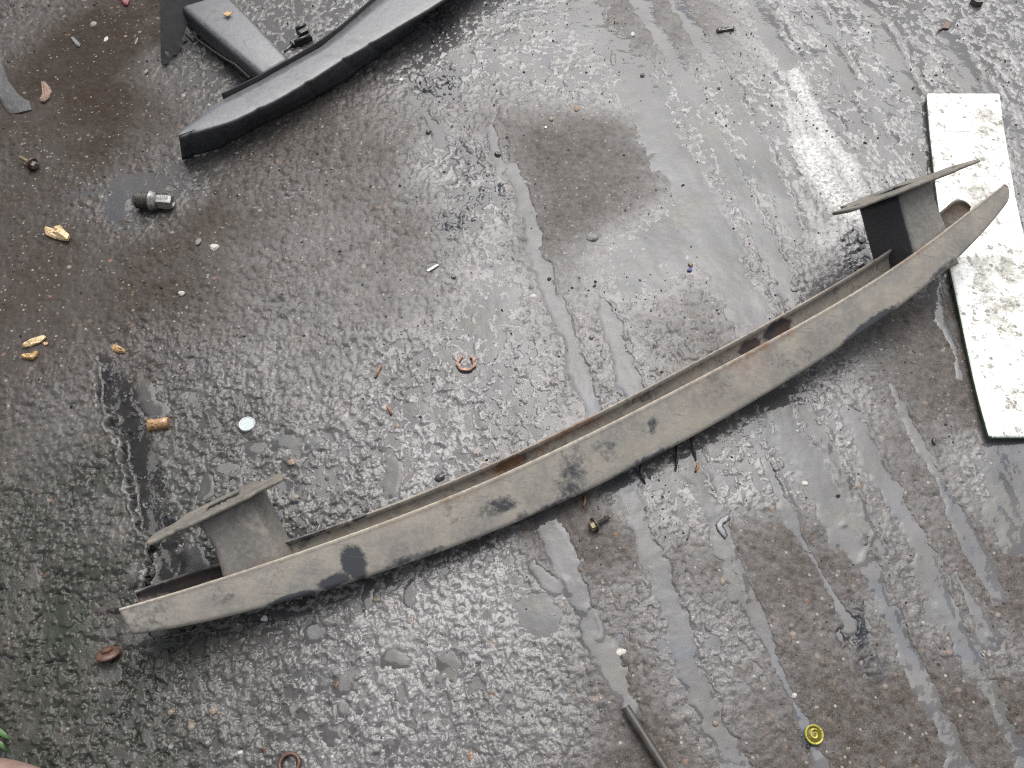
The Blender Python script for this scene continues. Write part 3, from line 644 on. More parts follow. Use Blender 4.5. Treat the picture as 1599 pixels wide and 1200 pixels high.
# closing plate standing behind the channel
LIP = [(346,147),(405,118),(455,90.5),(496,66),(530,42),(556,20),(580,-1),(625,-40),(690,-98)]
lp = resample(np.array([G(*p, BZ + .006) for p in LIP]), 60)
vs = []
for p in lp:
    for z in (BZ + .006, .03, .004): vs.append(np.array([p[0], p[1] - (BZ + .006 - z) * .04, z]) - b2o)
fs = [(i * 3 + j, (i + 1) * 3 + j, (i + 1) * 3 + j + 1, i * 3 + j + 1) for i in range(59) for j in range(2)]
o = from_py('closing_plate', vs, fs, M_BLACKD, beam2); s_ = o.modifiers.new('sheet', 'SOLIDIFY'); s_.thickness = .0024; s_.offset = 0
# crash box behind it
CB = [(405,118),(283,12),(262,-6),(372,-8),(398,33),(453,90)]
q = [G(*p, BZ - .002) for p in ((407,119),(278,8),(352,-14),(398,33),(453,91))]
bm = bmesh.new()
top = [bm.verts.new(Vector(p - b2o)) for p in q]
low = []
for p in q: low.append(bm.verts.new(Vector((p[0], p[1], .006)) - Vector(b2o)))
bm.faces.new(top); bm.faces.new(low)
for i in range(5): bm.faces.new((top[i], top[(i + 1) % 5], low[(i + 1) % 5], low[i]))
o = from_bm('crash_can', bm, M_BLACK, beam2); bev(o, .012, 4)
ax = q[1] - q[0]; ax = ax / np.linalg.norm(ax); side = np.array([ax[1], -ax[0], 0]); side = side if side[1] < 0 else -side
# weld seam along the side of the box
SEAM = [(277,34),(292.5,40.6),(311,64),(340,84),(355,94),(367,100),(391,122)]
sp0 = q[0] + side * .0015
bm = bmesh.new(); prev = None
for p in SEAM:
    c = onplane(*p, sp0, side); ringv = []
    for k in range(6):
        th = k * math.pi / 3; ringv.append(bm.verts.new(Vector(c - b2o) + Vector(side) * .0022 * math.cos(th) + Vector((0, 0, .0022 * math.sin(th)))))
    if prev:
        for k in range(6): bm.faces.new((prev[k], prev[(k + 1) % 6], ringv[(k + 1) % 6], ringv[k]))
    prev = ringv
from_bm('weld_seam', bm, simple('dull seam', (.11, .105, .095), (.05, .048, .045), 300, .6), beam2)
# bolt-on plate with an eared corner and a hole
pc = q[1] + ax * .004
tabp = G(256, 101, .004); sv = np.array([-ax[1], ax[0], 0]); pn = np.cross(sv, tabp - pc); pn /= np.linalg.norm(pn)
if pn @ ax < 0: pn = -pn
OUT = [(250,-70),(250.5,0),(251,95),(254,100.5),(259,101),(264,98),(270,88),(277,78),(284,62),(290,46),(300,14),(330,-10),(360,-40)]
pts = [onplane(*p, pc, pn) for p in OUT]; hc = onplane(262.5, 84, pc, pn)
bm = bmesh.new(); ov = [bm.verts.new(Vector(p - b2o)) for p in pts]
upv = np.cross(sv, pn)
hv = [bm.verts.new(Vector(hc - b2o + sv * .0042 * math.cos(2 * math.pi * k / 10) + upv * .0075 * math.sin(2 * math.pi * k / 10))) for k in range(10)]
es = [bm.edges.new((ov[i], ov[(i + 1) % len(ov)])) for i in range(len(ov))] + [bm.edges.new((hv[i], hv[(i + 1) % 10])) for i in range(10)]
bmesh.ops.triangle_fill(bm, edges=es, use_beauty=True)
o = from_bm('bracket_plate', bm, M_BLACKD, beam2, smooth=False); s_ = o.modifiers.new('sheet', 'SOLIDIFY'); s_.thickness = .0035; s_.offset = 1
print('plate2 z', [round(float(p[2]), 3) for p in pts])

# ------------------------------------------------------------------ white board at the right
def board_material():
    m, n, b = mat('dirty white board'); co = coords(n)
    n1 = noise(n, 26, 6, .7, co); n2 = noise(n, 120, 5, .75, co); n3 = noise(n, 9, 3, .5, co)
    big = ramp(n, n3.outputs['Fac'], [(.38, .45), (.56, 1.0)])
    c = mixc(n, math_(n, 'MULTIPLY', ramp(n, n1.outputs['Fac'], [(.44, 0.0), (.60, 1.0)]).outputs[0], big.outputs[0]), (.76, .77, .74), (.31, .30, .265))
    sp = math_(n, 'MULTIPLY', ramp(n, n2.outputs['Fac'], [(.51, 0.0), (.60, 1.0)]).outputs[0], ramp(n, n1.outputs['Fac'], [(.40, .15), (.55, 1.0)]).outputs[0])
    c = mixc(n, sp, c, (.13, .125, .10))
    v = N(n, 'ShaderNodeTexVoronoi', Scale=60.0); L(n, co, v.inputs['Vector']); sep = n.nodes.new('ShaderNodeSeparateColor'); L(n, v.outputs['Color'], sep.inputs[0])
    dots = math_(n, 'MULTIPLY', ramp(n, v.outputs['Distance'], [(.14, 1.0), (.24, 0.0)]).outputs[0], ramp(n, sep.outputs[0], [(.84, 0.0), (.86, .9)]).outputs[0])
    c = mixc(n, dots, c, (.09, .085, .07))
    L(n, c, b.inputs['Base Color']); b.inputs['Roughness'].default_value = .55; bump(n, b, n2.outputs['Fac'], .0005, .6); return m
TH = .009
LE = [(1447,145),(1451,200),(1458,262),(1465,323),(1474,372),(1484,420),(1497,480),(1510,543),(1524,610),(1545,683)]
bo = G(1500, 400, 0)
le = resample(np.array([G(*p, TH + .004) for p in LE]), 40)
for _ in range(6): le[1:-1] = (le[:-2] + 2 * le[1:-1] + le[2:]) / 4
ta_ = G(1562, 143, TH + .004) - G(1447, 143, TH + .004); bb_ = G(1690, 684, TH + .004) - G(1545, 684, TH + .004)
bm = bmesh.new(); tv = []; lv = []
for i, p in enumerate(le):
    wv_ = ta_ + (bb_ - ta_) * i / 39; rt, rl = [], []
    for j in range(7):
        c = p + wv_ * j / 6; rt.append(bm.verts.new(Vector(c - bo))); rl.append(bm.verts.new(Vector(c - bo) - Vector((0, 0, TH))))
    tv.append(rt); lv.append(rl)
for i in range(39):
    for j in range(6):
        bm.faces.new((tv[i][j], tv[i][j + 1], tv[i + 1][j + 1], tv[i + 1][j])); bm.faces.new((lv[i][j], lv[i][j + 1], lv[i + 1][j + 1], lv[i + 1][j]))
    for j in (0, 6): bm.faces.new((tv[i][j], tv[i + 1][j], lv[i + 1][j], lv[i][j]))
for i in (0, 39):
    for j in range(6): bm.faces.new((tv[i][j], tv[i][j + 1], lv[i][j + 1], lv[i][j]))
board = from_bm('white_board', bm, board_material(), None, Vector(bo)); bev(board, .004, 3); sharp(board, 50)
board.data.materials.append(simple('green board edge', (.022, .05, .02), (.045, .085, .04), 90, .6))
nl = Vector((-1, -.1, 0))
for p in board.data.polygons:
    if abs(p.normal.z) < .3: p.material_index = 1  # every side face takes the green
tag(board, 'dirt-spotted white plank lying on the concrete under the right end of the dusty beam', 'plank')

# ------------------------------------------------------------------ small things lying about
M_STEEL = simple('worn bright steel', (.42, .41, .40), (.20, .19, .18), 260, .35, .9, .0003, (.08, .07, .06))
M_DSTEEL = simple('grimy thread steel', (.14, .13, .115), (.06, .055, .05), 260, .45, .7, .0004)
M_BRASS = simple('tarnished yellow steel', (.30, .25, .15), (.14, .12, .08), 250, .4, .6, .0004)
M_RUST = simple('wet rust', (.055, .026, .018), (.10, .05, .03), 200, .45, .1, .0006, (.03, .018, .014))
M_COPPER = simple('copper with scale', (.40, .22, .16), (.12, .07, .05), 150, .5, .2, .0008, (.05, .045, .045))
M_WOOD = simple('wet splintered wood', (.46, .30, .13), (.26, .15, .06), 130, .5, 0, .001, (.10, .055, .025), .3)
M_PALEW = simple('pale splintered wood', (.62, .48, .28), (.36, .24, .11), 130, .5, 0, .001, (.13, .075, .035), .2)
M_CORK = simple('wet brown stub', (.38, .22, .09), (.16, .08, .035), 110, .4, 0, .001, (.05, .025, .014), .5)
M_DISC = simple('dull zinc disc', (.40, .44, .44), (.30, .34, .34), 380, .5, .05, .0003, (.28, .32, .32))
M_YEL = simple('yellow plastic', (.44, .39, .05), (.27, .24, .03), 160, .4, 0, .0008, (.10, .09, .02), .3)
M_OLIVE = simple('dark olive grime', (.10, .085, .02), (.18, .15, .03), 260, .5)
M_BPLAS = simple('black plastic', (.016, .017, .018), (.03, .03, .032), 120, .3, 0, .0002)
M_GREYM = simple('dull grey sheet', (.13, .135, .14), (.09, .092, .096), 130, .4, .2, .0003)
M_TERRA = simple('orange brown shard', (.17, .10, .075), (.11, .065, .05), 160, .6, 0, .001, (.30, .22, .10))
M_RED = simple('dull red scrap', (.20, .03, .035), (.11, .02, .025), 160, .5)
M_WHITEP = simple('chalky white stone', (.42, .40, .36), (.28, .27, .24), 260, .6)
M_TAN = simple('tan pebble', (.17, .135, .10), (.115, .092, .07), 220, .5)
M_GREYS = simple('grey stone', (.15, .15, .145), (.10, .10, .10), 160, .5, 0, .0008, (.055, .055, .055))
M_DARKS = simple('black wet stone', (.022, .022, .023), (.045, .044, .043), 160, .3)
M_BLUE = simple('blue plastic', (.08, .10, .26), (.06, .075, .19), 200, .4)
M_GRASS = simple('grass green', (.03, .075, .02), (.05, .11, .03), 90, .5)
M_PINK = simple('pinkish brown rubber', (.20, .13, .11), (.15, .095, .08), 60, .6)
M_ORW = simple('orange rust wire', (.26, .125, .06), (.16, .075, .035), 200, .6)
M_LEAF = simple('dry leaf', (.42, .26, .12), (.30, .17, .07), 160, .6)
M_WHITE = simple('white plastic chip', (.55, .55, .54), (.4, .4, .4), 200, .4)
M_SLAB = simple('worn grey slab', (.048, .046, .047), (.030, .029, .030), 120, .55, 0, .003, (.03, .03, .03))

def lathe(prof, seg=20, poly=None):
    """solid of revolution about x; prof = (x, r) points; poly = number of flat sides"""
    bm = bmesh.new(); seg = poly or seg; rings = []
    for (x, r) in prof:
        rings.append([bm.verts.new((x, r * math.cos(2 * math.pi * k / seg), r * math.sin(2 * math.pi * k / seg))) for k in range(seg)])
    for a, b in zip(rings[:-1], rings[1:]):
        for k in range(seg): bm.faces.new((a[k], a[(k + 1) % seg], b[(k + 1) % seg], b[k]))
    bm.faces.new(rings[0]); bm.faces.new(rings[-1]); return bm
def thread(x0, x1, r, pitch, dep):
    p = []; x = x0; n = max(2, int(abs(x1 - x0) / pitch)); st_ = (x1 - x0) / n
    for i in range(n): p += [(x0 + st_ * i, r - dep), (x0 + st_ * (i + .5), r)]
    return p + [(x1, r - dep)]
def tube(pts, rad, seg=8, taper=None):
    bm = bmesh.new(); pts = [Vector(p) for p in pts]; prev = None
    for i, p in enumerate(pts):
        t = (pts[min(i + 1, len(pts) - 1)] - pts[max(i - 1, 0)]).normalized(); s = t.cross(Vector((0, 0, 1)))
        if s.length < 1e-3: s = Vector((1, 0, 0))
        s.normalize(); v = s.cross(t); r = rad * (taper[i] if taper else 1)
        ring = [bm.verts.new(p + s * r * math.cos(2 * math.pi * k / seg) + v * r * math.sin(2 * math.pi * k / seg)) for k in range(seg)]
        if prev:
            for k in range(seg): bm.faces.new((prev[k], prev[(k + 1) % seg], ring[(k + 1) % seg], ring[k]))
        else: bm.faces.new(ring)
        prev = ring
    bm.faces.new(prev); return bm
def rock(rx, ry, rz, seed, sub=2, ang=.28):
    bm = bmesh.new(); bmesh.ops.create_icosphere(bm, subdivisions=sub, radius=1); rn = random.Random(seed)
    planes = [(Vector((rn.uniform(-1, 1), rn.uniform(-1, 1), rn.uniform(-1, 1))).normalized(), rn.uniform(.62, .92)) for _ in range(9)]
    for v in bm.verts:
        for (nn, dd) in planes:
            e = v.co.dot(nn)
            if e > dd: v.co -= nn * (e - dd)
        v.co = Vector((v.co.x * rx, v.co.y * ry, v.co.z * rz)) * (1 + rn.uniform(-.04, .04))
    return bm
def chip(outline, th, seed=0, curl=0.0, rough=.25):
    """an irregular sliver: outline in metres, split in rows so that it can warp"""
    rn = random.Random(seed); bm = bmesh.new(); c = Vector((sum(p[0] for p in outline) / len(outline), sum(p[1] for p in outline) / len(outline), 0))
    rings = []
    for (k, z) in ((1, 0), (1, .55), (.8, 1), (.4, 1.1)):
        rings.append([bm.verts.new((c.x + (p[0] - c.x) * k, c.y + (p[1] - c.y) * k, th * z * (1 + rn.uniform(-rough, rough)) + curl * (((p[0] - c.x) * k) ** 2 + ((p[1] - c.y) * k) ** 2))) for p in outline])
    m_ = len(outline)
    for a, b in zip(rings[:-1], rings[1:]):
        for k in range(m_): bm.faces.new((a[k], a[(k + 1) % m_], b[(k + 1) % m_], b[k]))
    bm.faces.new(rings[0]); bm.faces.new(rings[-1]); return bm
def pxout(px, py, pts):
    """outline given in photo points about (px, py) -> metres on the ground"""
    c = G(px, py); return [tuple((G(*p) - c)[:2]) for p in pts]
def place(name, bm, m_, px, py, label, cat, lift=0.0, rotz=0, rot=None, group=None, smooth=True):
    o = from_bm(name, bm, m_, None, GP(px, py, lift), smooth)
    o.rotation_euler = rot if rot else (0, 0, rotz)
    return tag(o, label, cat, group)
def ang(p, q): a, b = G(*p), G(*q); return math.atan2(b[1] - a[1], b[0] - a[0])

# wheel bolt
t = empty('wheel_bolt', GP(250, 322, .011), 'large steel wheel bolt with hex head and threaded shank, below the black beam', 'bolt'); t.rotation_euler = (.3, .04, ang((222, 318), (276, 320)))
sharp(from_bm('shank', lathe([(-.036, .010)] + thread(-.034, -.012, .0135, .0032, .0016), 20), M_DSTEEL, t))
sharp(from_bm('collar', lathe([(-.0125, .014), (-.010, .0165), (-.0065, .0165), (-.004, .0145), (-.001, .015), (.001, .0125)], 24), M_STEEL, t))
sharp(from_bm('head', lathe([(.0005, .0118), (.020, .0125), (.0235, .0105), (.024, .007), (.021, .006)], poly=6), M_STEEL, t), 25)
# small bolt with washer, upper left
t = empty('flange_bolt', GP(48, 259, .008), 'small bolt with red-rimmed washer and pale head, at the left edge', 'bolt'); t.rotation_euler = (.2, .12, ang((32, 248), (62, 262)))
sharp(from_bm('shank', lathe(thread(-.018, .006, .0036, .0016, .0006), 12), M_BRASS, t))
sharp(from_bm('washer', lathe([(.006, .0105), (.0075, .0112), (.009, .0105)], 20), M_RUST, t))
sharp(from_bm('head', lathe([(.009, .0072), (.015, .0072), (.0165, .0055)], poly=6), M_STEEL, t), 25)
# small bolt below the beam
t = empty('flange_bolt', GP(930, 823, .007), 'small dark bolt with a round washer lying just below the middle of the dusty beam', 'bolt'); t.rotation_euler = (.2, .1, ang((917, 827), (943, 812)))
sharp(from_bm('shank', lathe(thread(-.001, .020, .0027, .0014, .0005), 12), M_DSTEEL, t))
sharp(from_bm('washer', lathe([(-.003, .0095), (-.0018, .0098), (-.0005, .0085)], 20), M_DSTEEL, t))
sharp(from_bm('head', lathe([(-.0095, .0052), (-.009, .0062), (-.003, .0064)], poly=6), M_BRASS, t), 25)
# rusty bolt bottom left
t = empty('rusty_bolt', GP(172, 1024, .006), 'rusty brown bolt with wide round flange, below the left end of the dusty beam', 'bolt'); t.rotation_euler = (0, -.85, ang((171, 1060), (173, 1020)))
sharp(from_bm('flange', lathe([(-.0015, .0135), (.0005, .0140), (.002, .013), (.0035, .010)], 24), M_RUST, t))
sharp(from_bm('head', lathe([(.003, .0065), (.0065, .0062), (.007, .004)], poly=6), M_RUST, t), 25)
sharp(from_bm('shank', lathe(thread(-.027, -.001, .0034, .0016, .0006), 12), M_DSTEEL, t))
# disc
bm = lathe([(0, .0098), (.0012, .0110), (.0052, .0112), (.0062, .0105), (.0060, .0092), (.0056, .0088)], 28)
o = place('metal_disc', bm, M_DISC, 387, 665, 'small round pale grey metal disc lying flat above the left bracket', 'disc', 0); o.rotation_euler = (.03, -math.pi / 2, 0); sharp(o)
# copper ring, broken
bm = bmesh.new(); prev = None; R0 = .0142
for k in range(29):
    th = math.radians(118 + 304 * k / 28); ro = R0 + .0004 * math.sin(k * 1.3); ri = ro - .0047 - .0005 * math.sin(k * .9); z = .0046 + .0005 * math.sin(k * 1.1)
    c, s = math.cos(th), math.sin(th)
    ring = [bm.verts.new((ro * c, ro * s, 0)), bm.verts.new((ro * c, ro * s, z)), bm.verts.new((ri * c, ri * s, z * .92)), bm.verts.new((ri * c, ri * s, 0))]
    if prev:
        for j in range(4): bm.faces.new((prev[j], prev[(j + 1) % 4], ring[(j + 1) % 4], ring[j]))
    else: bm.faces.new(ring)
    prev = ring
bm.faces.new(prev); o = place('copper_ring', bm, M_COPPER, 728, 568, 'broken copper coloured ring open at its top, amid the bare concrete', 'ring'); bev(o, .0008, 2); sharp(o, 45)
# yellow cap
t = empty('yellow_cap', GP(1268, 1148, 0), 'small round yellow plastic cap with a curl inside, near the bottom right', 'cap'); t.rotation_euler = (.12, .05, .3)
bm = lathe([(0, .0092), (.004, .0104), (.0066, .0104), (.0072, .0096), (.0066, .0086), (.0042, .0080)], 28); bmesh.ops.rotate(bm, verts=bm.verts, cent=(0, 0, 0), matrix=Matrix.Rotation(-math.pi / 2, 3, 'Y')); sharp(from_bm('rim', bm, M_YEL, t))
sp = [(.0052 * (1 - k / 20) * math.cos(k * .5 + .6) + .001, .0060 * (1 - k / 20) * math.sin(k * .5 + .6), .0050 + .0006 * math.sin(k)) for k in range(14)]
from_bm('curl', tube(sp, .0011, 6), M_YEL, t)
bm = lathe([(.0040, .0082), (.0046, .0082)], 20); bmesh.ops.rotate(bm, verts=bm.verts, cent=(0, 0, 0), matrix=Matrix.Rotation(-math.pi / 2, 3, 'Y')); from_bm('recess', bm, M_OLIVE, t)
# brown stub in the puddle
o = place('brown_stub', lathe([(-.0135, .007), (-.0128, .0082), (-.004, .0078), (.004, .0080), (.0128, .0084), (.0135, .0072)], 18), M_CORK, 249, 665, 'short wet brown stub at the edge of the dark puddle, left of the disc', 'stub', .005, ang((234, 668), (266, 664)))
# wood chips
def wood(px, py, pts, th, m_, label, seed, cat='wood chip', curl=3):
    o = place('wood_chip', chip(pxout(px, py, pts), th, seed, curl, .45), m_, px, py, label, cat, .0005, smooth=False, group='splinters of wood on the left'); return o
wood(92, 367, [(71,362),(74,358),(84,360),(88,356),(96,355),(101,361),(111,371),(108,379),(98,377),(86,374),(73,369)], .007, M_PALEW, 'frayed clump of pale wood splinters left of the wheel bolt', 1)
wood(56, 537, [(37,545),(40,540),(54,532),(70,527),(75,530),(66,538),(50,544),(40,546)], .0045, M_PALEW, 'long pale wood sliver, upper of the close pair at the left edge', 2)
wood(49, 560, [(36,560),(40,556),(50,557),(63,553),(60,560),(54,565),(41,564)], .0045, M_WOOD, 'short ragged yellow brown wood chip, lower of the close pair at the left edge', 3)
wood(184, 546, [(174,544),(178,539),(188,542),(196,547),(195,552),(184,551),(176,548)], .0045, M_WOOD, 'lone brown wood chip at the top of the water-filled crack', 4)
wood(72, 540, [(70,539),(73,536),(77,537),(76,541),(72,543)], .002, M_WOOD, 'crumb of brown wood between the close pair of chips', 5)
# shards, scraps
place('orange_shard', chip(pxout(73, 147, [(66,131),(72,131),(80,139),(82,146),(78,156),(70,162),(64,161),(67,150)]), .005, 6, 2, .3), M_TERRA, 73, 147, 'orange brown half-moon shard near the top left corner', 'shard', .0005, smooth=False)
place('red_scrap', chip(pxout(195, 3, [(187,-6),(197,-5),(203,4),(200,11),(195,10),(188,2)]), .006, 8), M_RED, 195, 3, 'dull red scrap cut off by the top edge left of the black beam', 'scrap', .0005, smooth=False)
place('grey_chip', chip(pxout(118, 68, [(111,61),(116,60),(127,71),(125,75),(120,74)]), .004, 9), M_GREYS, 118, 68, 'small oblong grey chip in the brown dirt at the top left', 'chip', smooth=False)
place('dry_leaf', chip([(-.009, -.002), (-.004, .003), (.0, .008), (.003, .003), (.009, .004), (.006, -.003), (.002, -.009), (-.002, -.005)], .002, 10, 16, .2), M_LEAF, 355, 23, 'small dry orange leaf lying on the black crash box', 'leaf', 0).location = Vector(G(355, 23, BZ + .001))
# clip by the black beam
t = empty('plastic_clip', GP(471, 66, 0), 'black plastic clip with ribs lying behind the black beam', 'clip'); t.rotation_euler = (0, 0, ang((455, 72), (490, 55)))
def box(sx, sy, sz, c=(0, 0, 0)):
    bm = bmesh.new(); bmesh.ops.create_cube(bm, size=1)
    for v in bm.verts: v.co = Vector((v.co.x * sx + c[0], v.co.y * sy + c[1], v.co.z * sz + c[2]))
    return bm
bev(from_bm('base', box(.040, .016, .010, (0, 0, .005)), M_BPLAS, t, smooth=False), .0015)
bev(from_bm('bridge', box(.018, .018, .012, (.010, .008, .014)), M_BPLAS, t, smooth=False), .002)
from_bm('rib', lathe([(-.016, .0035), (.016, .0035)], 10), M_BPLAS, t, (.0, -.006, .0125))
from_bm('rib', lathe([(-.010, .0035), (.010, .0035)], 10), M_BPLAS, t, (.012, .014, .021))
from_bm('prong', tube([(-.020, .0, .006), (-.032, -.003, .004), (-.040, -.004, .002)], .002, 6), M_GREYM, t)
# rod at the bottom
a0, a1 = G(976, 1106, .004), G(1052, 1225, .004)
o = from_bm('steel_rod', tube([tuple(a0 - a0), tuple((a1 - a0) * .5), tuple(a1 - a0)], .0052, 14), simple('dirty brown rod', (.022, .019, .017), (.045, .039, .034), 60, .4), None, Vector(a0) + Vector((0, 0, .004)))
tag(o, 'dark round rod lying in the concrete and cut off by the bottom edge', 'rod'); sharp(o, 50)
# bent grey clip
pts = [(1135,806),(1124,815),(1119,822),(1121,830),(1132,843)]
o = place('bent_strip', chip(pxout(1125, 823, [(1137,804),(1124,811),(1117,820),(1119,829),(1131,844),(1136,838),(1127,826),(1129,818),(1140,811)]), .0014, 12, 0, .1), M_GREYM, 1125, 823, 'flat grey bent scrap below the beam, right of the small bolt', 'scrap', .001)
# dark spikes poking out from under the beam
for (p0, p1, p2, lab) in (((997,722),(1000,742),(1007,757),'thin black curved strip under the beam, leftmost of three'), ((1052,694),(1057,716),(1054,737),'thin black curved strip under the beam, middle one of three'), ((1075,684),(1081,702),(1086,721),'thin black curved strip under the beam, rightmost of three')):
    A = GP(*p0); pl = [tuple(GP(*q_) - A + Vector((0, 0, z))) for q_, z in ((p0, .012), (p1, .006), (p2, .001))]
    o = from_bm('black_strip', tube(pl, .0024, 8, [1, 1, .5]), M_BPLAS, None, A); tag(o, lab, 'strip', 'black strips sticking out from under the beam')
# wires
for (p0, p1, lab) in (((594,572),(586,590),'short orange rusty wire left of the copper ring'), ((605,636),(611,648),'short orange rusty wire between the copper ring and the left bracket'), ((913,776),(911,793),'short brown rusty wire beside the small dark bolt under the beam'), ((1089,726),(1086,738),'short orange rusty wire below the black strips')):
    A = GP(*p0); Bv = GP(*p1) - A
    o = from_bm('rusty_wire', tube([(0, 0, .002), tuple(Bv * .5 + Vector((.0008, 0, .0026))), tuple(Bv + Vector((0, 0, .0016)))], .0017, 7), M_ORW, None, A); tag(o, lab, 'wire', 'bits of rusty wire')
# sticks and twigs
o = place('dark_twig', chip(pxout(1133, 48, [(1118,49),(1120,46),(1132,46),(1147,45),(1146,49),(1130,51),(1120,53)]), .005, 14), M_DARKS, 1133, 48, 'short black twig at the top, right of the brown patch', 'twig', smooth=False)
place('red_leaf', chip(pxout(1475, 45, [(1462,53),(1470,44),(1475,36),(1483,40),(1481,48),(1472,47)]), .002, 15, 4), M_RUST, 1475, 45, 'small reddish brown leaf near the top right corner', 'leaf', smooth=False)
t = empty('hex_nut', GP(1524, 6, 0), 'black hexagonal nut near the top right corner', 'nut')
bm = bmesh.new(); ro_, ri_ = .0125, .0068
rr_ = [[bm.verts.new(((ro_ if q_ else ri_) * math.cos(k * math.pi / 6) * (1 if q_ == 0 or k % 2 == 0 else .88), (ro_ if q_ else ri_) * math.sin(k * math.pi / 6) * (1 if q_ == 0 or k % 2 == 0 else .88), z)) for k in range(12)] for q_, z in ((1, 0), (1, .011), (0, .011), (0, 0))]
for i in range(4):
    a, b_ = rr_[i], rr_[(i + 1) % 4]
    for k in range(12): bm.faces.new((a[k], a[(k + 1) % 12], b_[(k + 1) % 12], b_[k]))
sharp(from_bm('body', bm, M_DSTEEL, t), 30)
# named stones and chips: px, py, size px x, size px y, material, height factor, label
ST = [(925,370,22,14,M_GREYS,.5,'flat grey stone beside the brown patch in the middle of the yard'),(957,92,9,26,M_GREYS,.5,'long grey stone sliver in the grey film near the top centre'),
 (284,460,11,8,M_WHITEP,.7,'smooth white pebble alone right of the wood chips'),(335,386,17,13,M_WHITEP,.4,'crumpled whitish speckled stone below the wheel bolt'),(310,378,10,13,M_GREYS,.5,'dull grey pebble left of the crumpled whitish stone'),
 (708,433,10,9,M_GREYS,.7,'pale grey angular chip by the brown dirt above the copper ring'),(686,746,20,14,M_DARKS,.6,'dark angular stone just behind the beam at its left half'),(463,778,12,9,M_TAN,.5,'tan flat pebble right of the left bracket plate'),
 (1078,413,9,9,M_TAN,.8,'tan pebble touching the blue scrap'),(1459,689,8,13,M_DARKS,.8,'black oval stone left of the lower end of the plank'),(589,937,16,10,M_TAN,.5,'beige pebble in water below the left half of the beam'),
 (412,966,13,13,M_WHITE,.4,'crumpled white scrap under the left half of the beam'),(626,125,7,6,M_WHITE,.6,'bright white chip right of the black beam'),(676,63,9,9,M_DARKS,.5,'small black stone at the right end of the black beam'),
 (926,662,8,6,M_TAN,.6,'small reddish pebble behind the middle of the beam'),(925,526,12,10,M_TAN,.5,'pinkish flat pebble in the groove film left of the beam middle'),(1128,908,10,14,M_TAN,.5,'tan and white pebble in dark dirt below the beam'),
 (968,928,7,6,M_TAN,.7,'small round tan pebble low in the brown dirt'),(970,1018,22,14,M_WHITEP,.25,'pale crushed flake above the dark rod'),(1117,1130,11,10,M_TAN,.6,'tan pebble in the groove film left of the yellow cap'),
 (1240,1087,10,9,M_WHITEP,.7,'small white stone in the groove above the yellow cap'),(1262,1166,8,8,M_DARKS,.9,'small black stone just under the yellow cap'),(1257,755,12,9,M_WHITEP,.4,'pale flake right of the bent grey scrap'),
 (900,171,11,9,M_TERRA,.4,'flat orange chip in the brown patch at top centre'),(860,187,9,8,M_TAN,.4,'pale orange chip left of the flat orange chip'),(852,200,5,5,M_WHITE,.7,'tiny white chip under the pale orange chip'),
 (669,208,9,7,M_DARKS,.8,'black round stone beside the oil stain'),(777,242,12,8,M_DARKS,.8,'black round stone right of the upper oil stain'),(782,290,12,8,M_DARKS,.6,'black stone right of the lower oil stain'),
 (988,55,9,8,M_WHITEP,.6,'cream stone in the brown streak at the top'),(1003,120,8,8,M_DARKS,.7,'black pebble in the film right of the long grey sliver'),(1240,453,14,9,M_GREYS,.5,'grey angular stone above the beam, left of the right bracket'),
 (1227,489,7,6,M_DARKS,.8,'small dark stone close above the rusty inside of the beam'),(858,436,8,6,M_DARKS,.8,'small black pebble in the groove left of centre film'),(1212,733,12,10,M_DARKS,.4,'dark stone flake below the right half of the beam'),
 (833,462,12,7,M_WHITEP,.3,'small cream flake right of the copper ring'),(146,40,14,8,M_TAN,.4,'tan green flake in the dirt at the top left'),(166,62,7,8,M_WHITEP,.5,'white chip at the top left beside the dark squiggle'),
 (268,1113,11,11,M_TAN,.7,'round tan pebble at the bottom left'),(300,1135,12,13,M_TAN,.5,'yellowish pebble right of the round tan one at the bottom left'),(333,1112,9,10,M_TERRA,.5,'reddish pebble at the bottom left beside the puddle'),
 (268,1167,10,12,M_GREYS,.7,'grey round pebble at the bottom edge left'),(375,1176,9,9,M_WHITEP,.6,'pale pebble at the bottom edge beside the rusty ring'),(735,1180,9,18,M_TERRA,.4,'long orange pebble at the bottom edge'),
 (525,1070,12,14,M_RUST,.3,'brown rust flake at the edge of a small puddle below the beam'),(650,1052,6,6,M_TAN,.7,'tiny cream pebble between two puddles below the beam'),(457,725,14,13,M_TERRA,.35,'reddish flat stone right of the left bracket'),
 (620,665,10,10,M_TAN,.4,'brownish round pebble above the left half of the beam'),(1345,375,14,14,M_DARKS,.4,'black clod under the right bracket plate'),(213,64,5,11,M_DARKS,.5,'dark curved squiggle of tar near the top left'),(228,112,7,8,M_TAN,.6,'tan pebble left of the black bracket plate')]
for i, (px, py, sx, sy, m_, hf, lab) in enumerate(ST):
    k = pxm(px, py); el = math.sin(math.atan2(CAM_H, G(px, py)[1])); rx = .45 * sx * k; ry = .45 * sy * k / max(.55, el); rz = hf * min(rx, ry)
    nm = lab.split(' '); kind = 'pebble' if 'pebble' in lab else 'flake' if 'flake' in lab else 'clod' if 'clod' in lab else 'tar_squiggle' if 'squiggle' in lab else 'scrap' if 'scrap ' in lab and 'touching' not in lab else 'sliver' if 'sliver of' in lab else 'chip' if 'chip' in lab else 'stone'
    o = place(kind, rock(rx, ry, rz, i + 20, 2), m_, px, py, lab, kind.replace('_', ' '), rz * .15, smooth=False)
o = place('blue_scrap', rock(.0045, .004, .003, 77, 1), M_BLUE, 1077, 422, 'tiny blue plastic scrap in the film at the centre of the yard', 'scrap', .002, smooth=False)
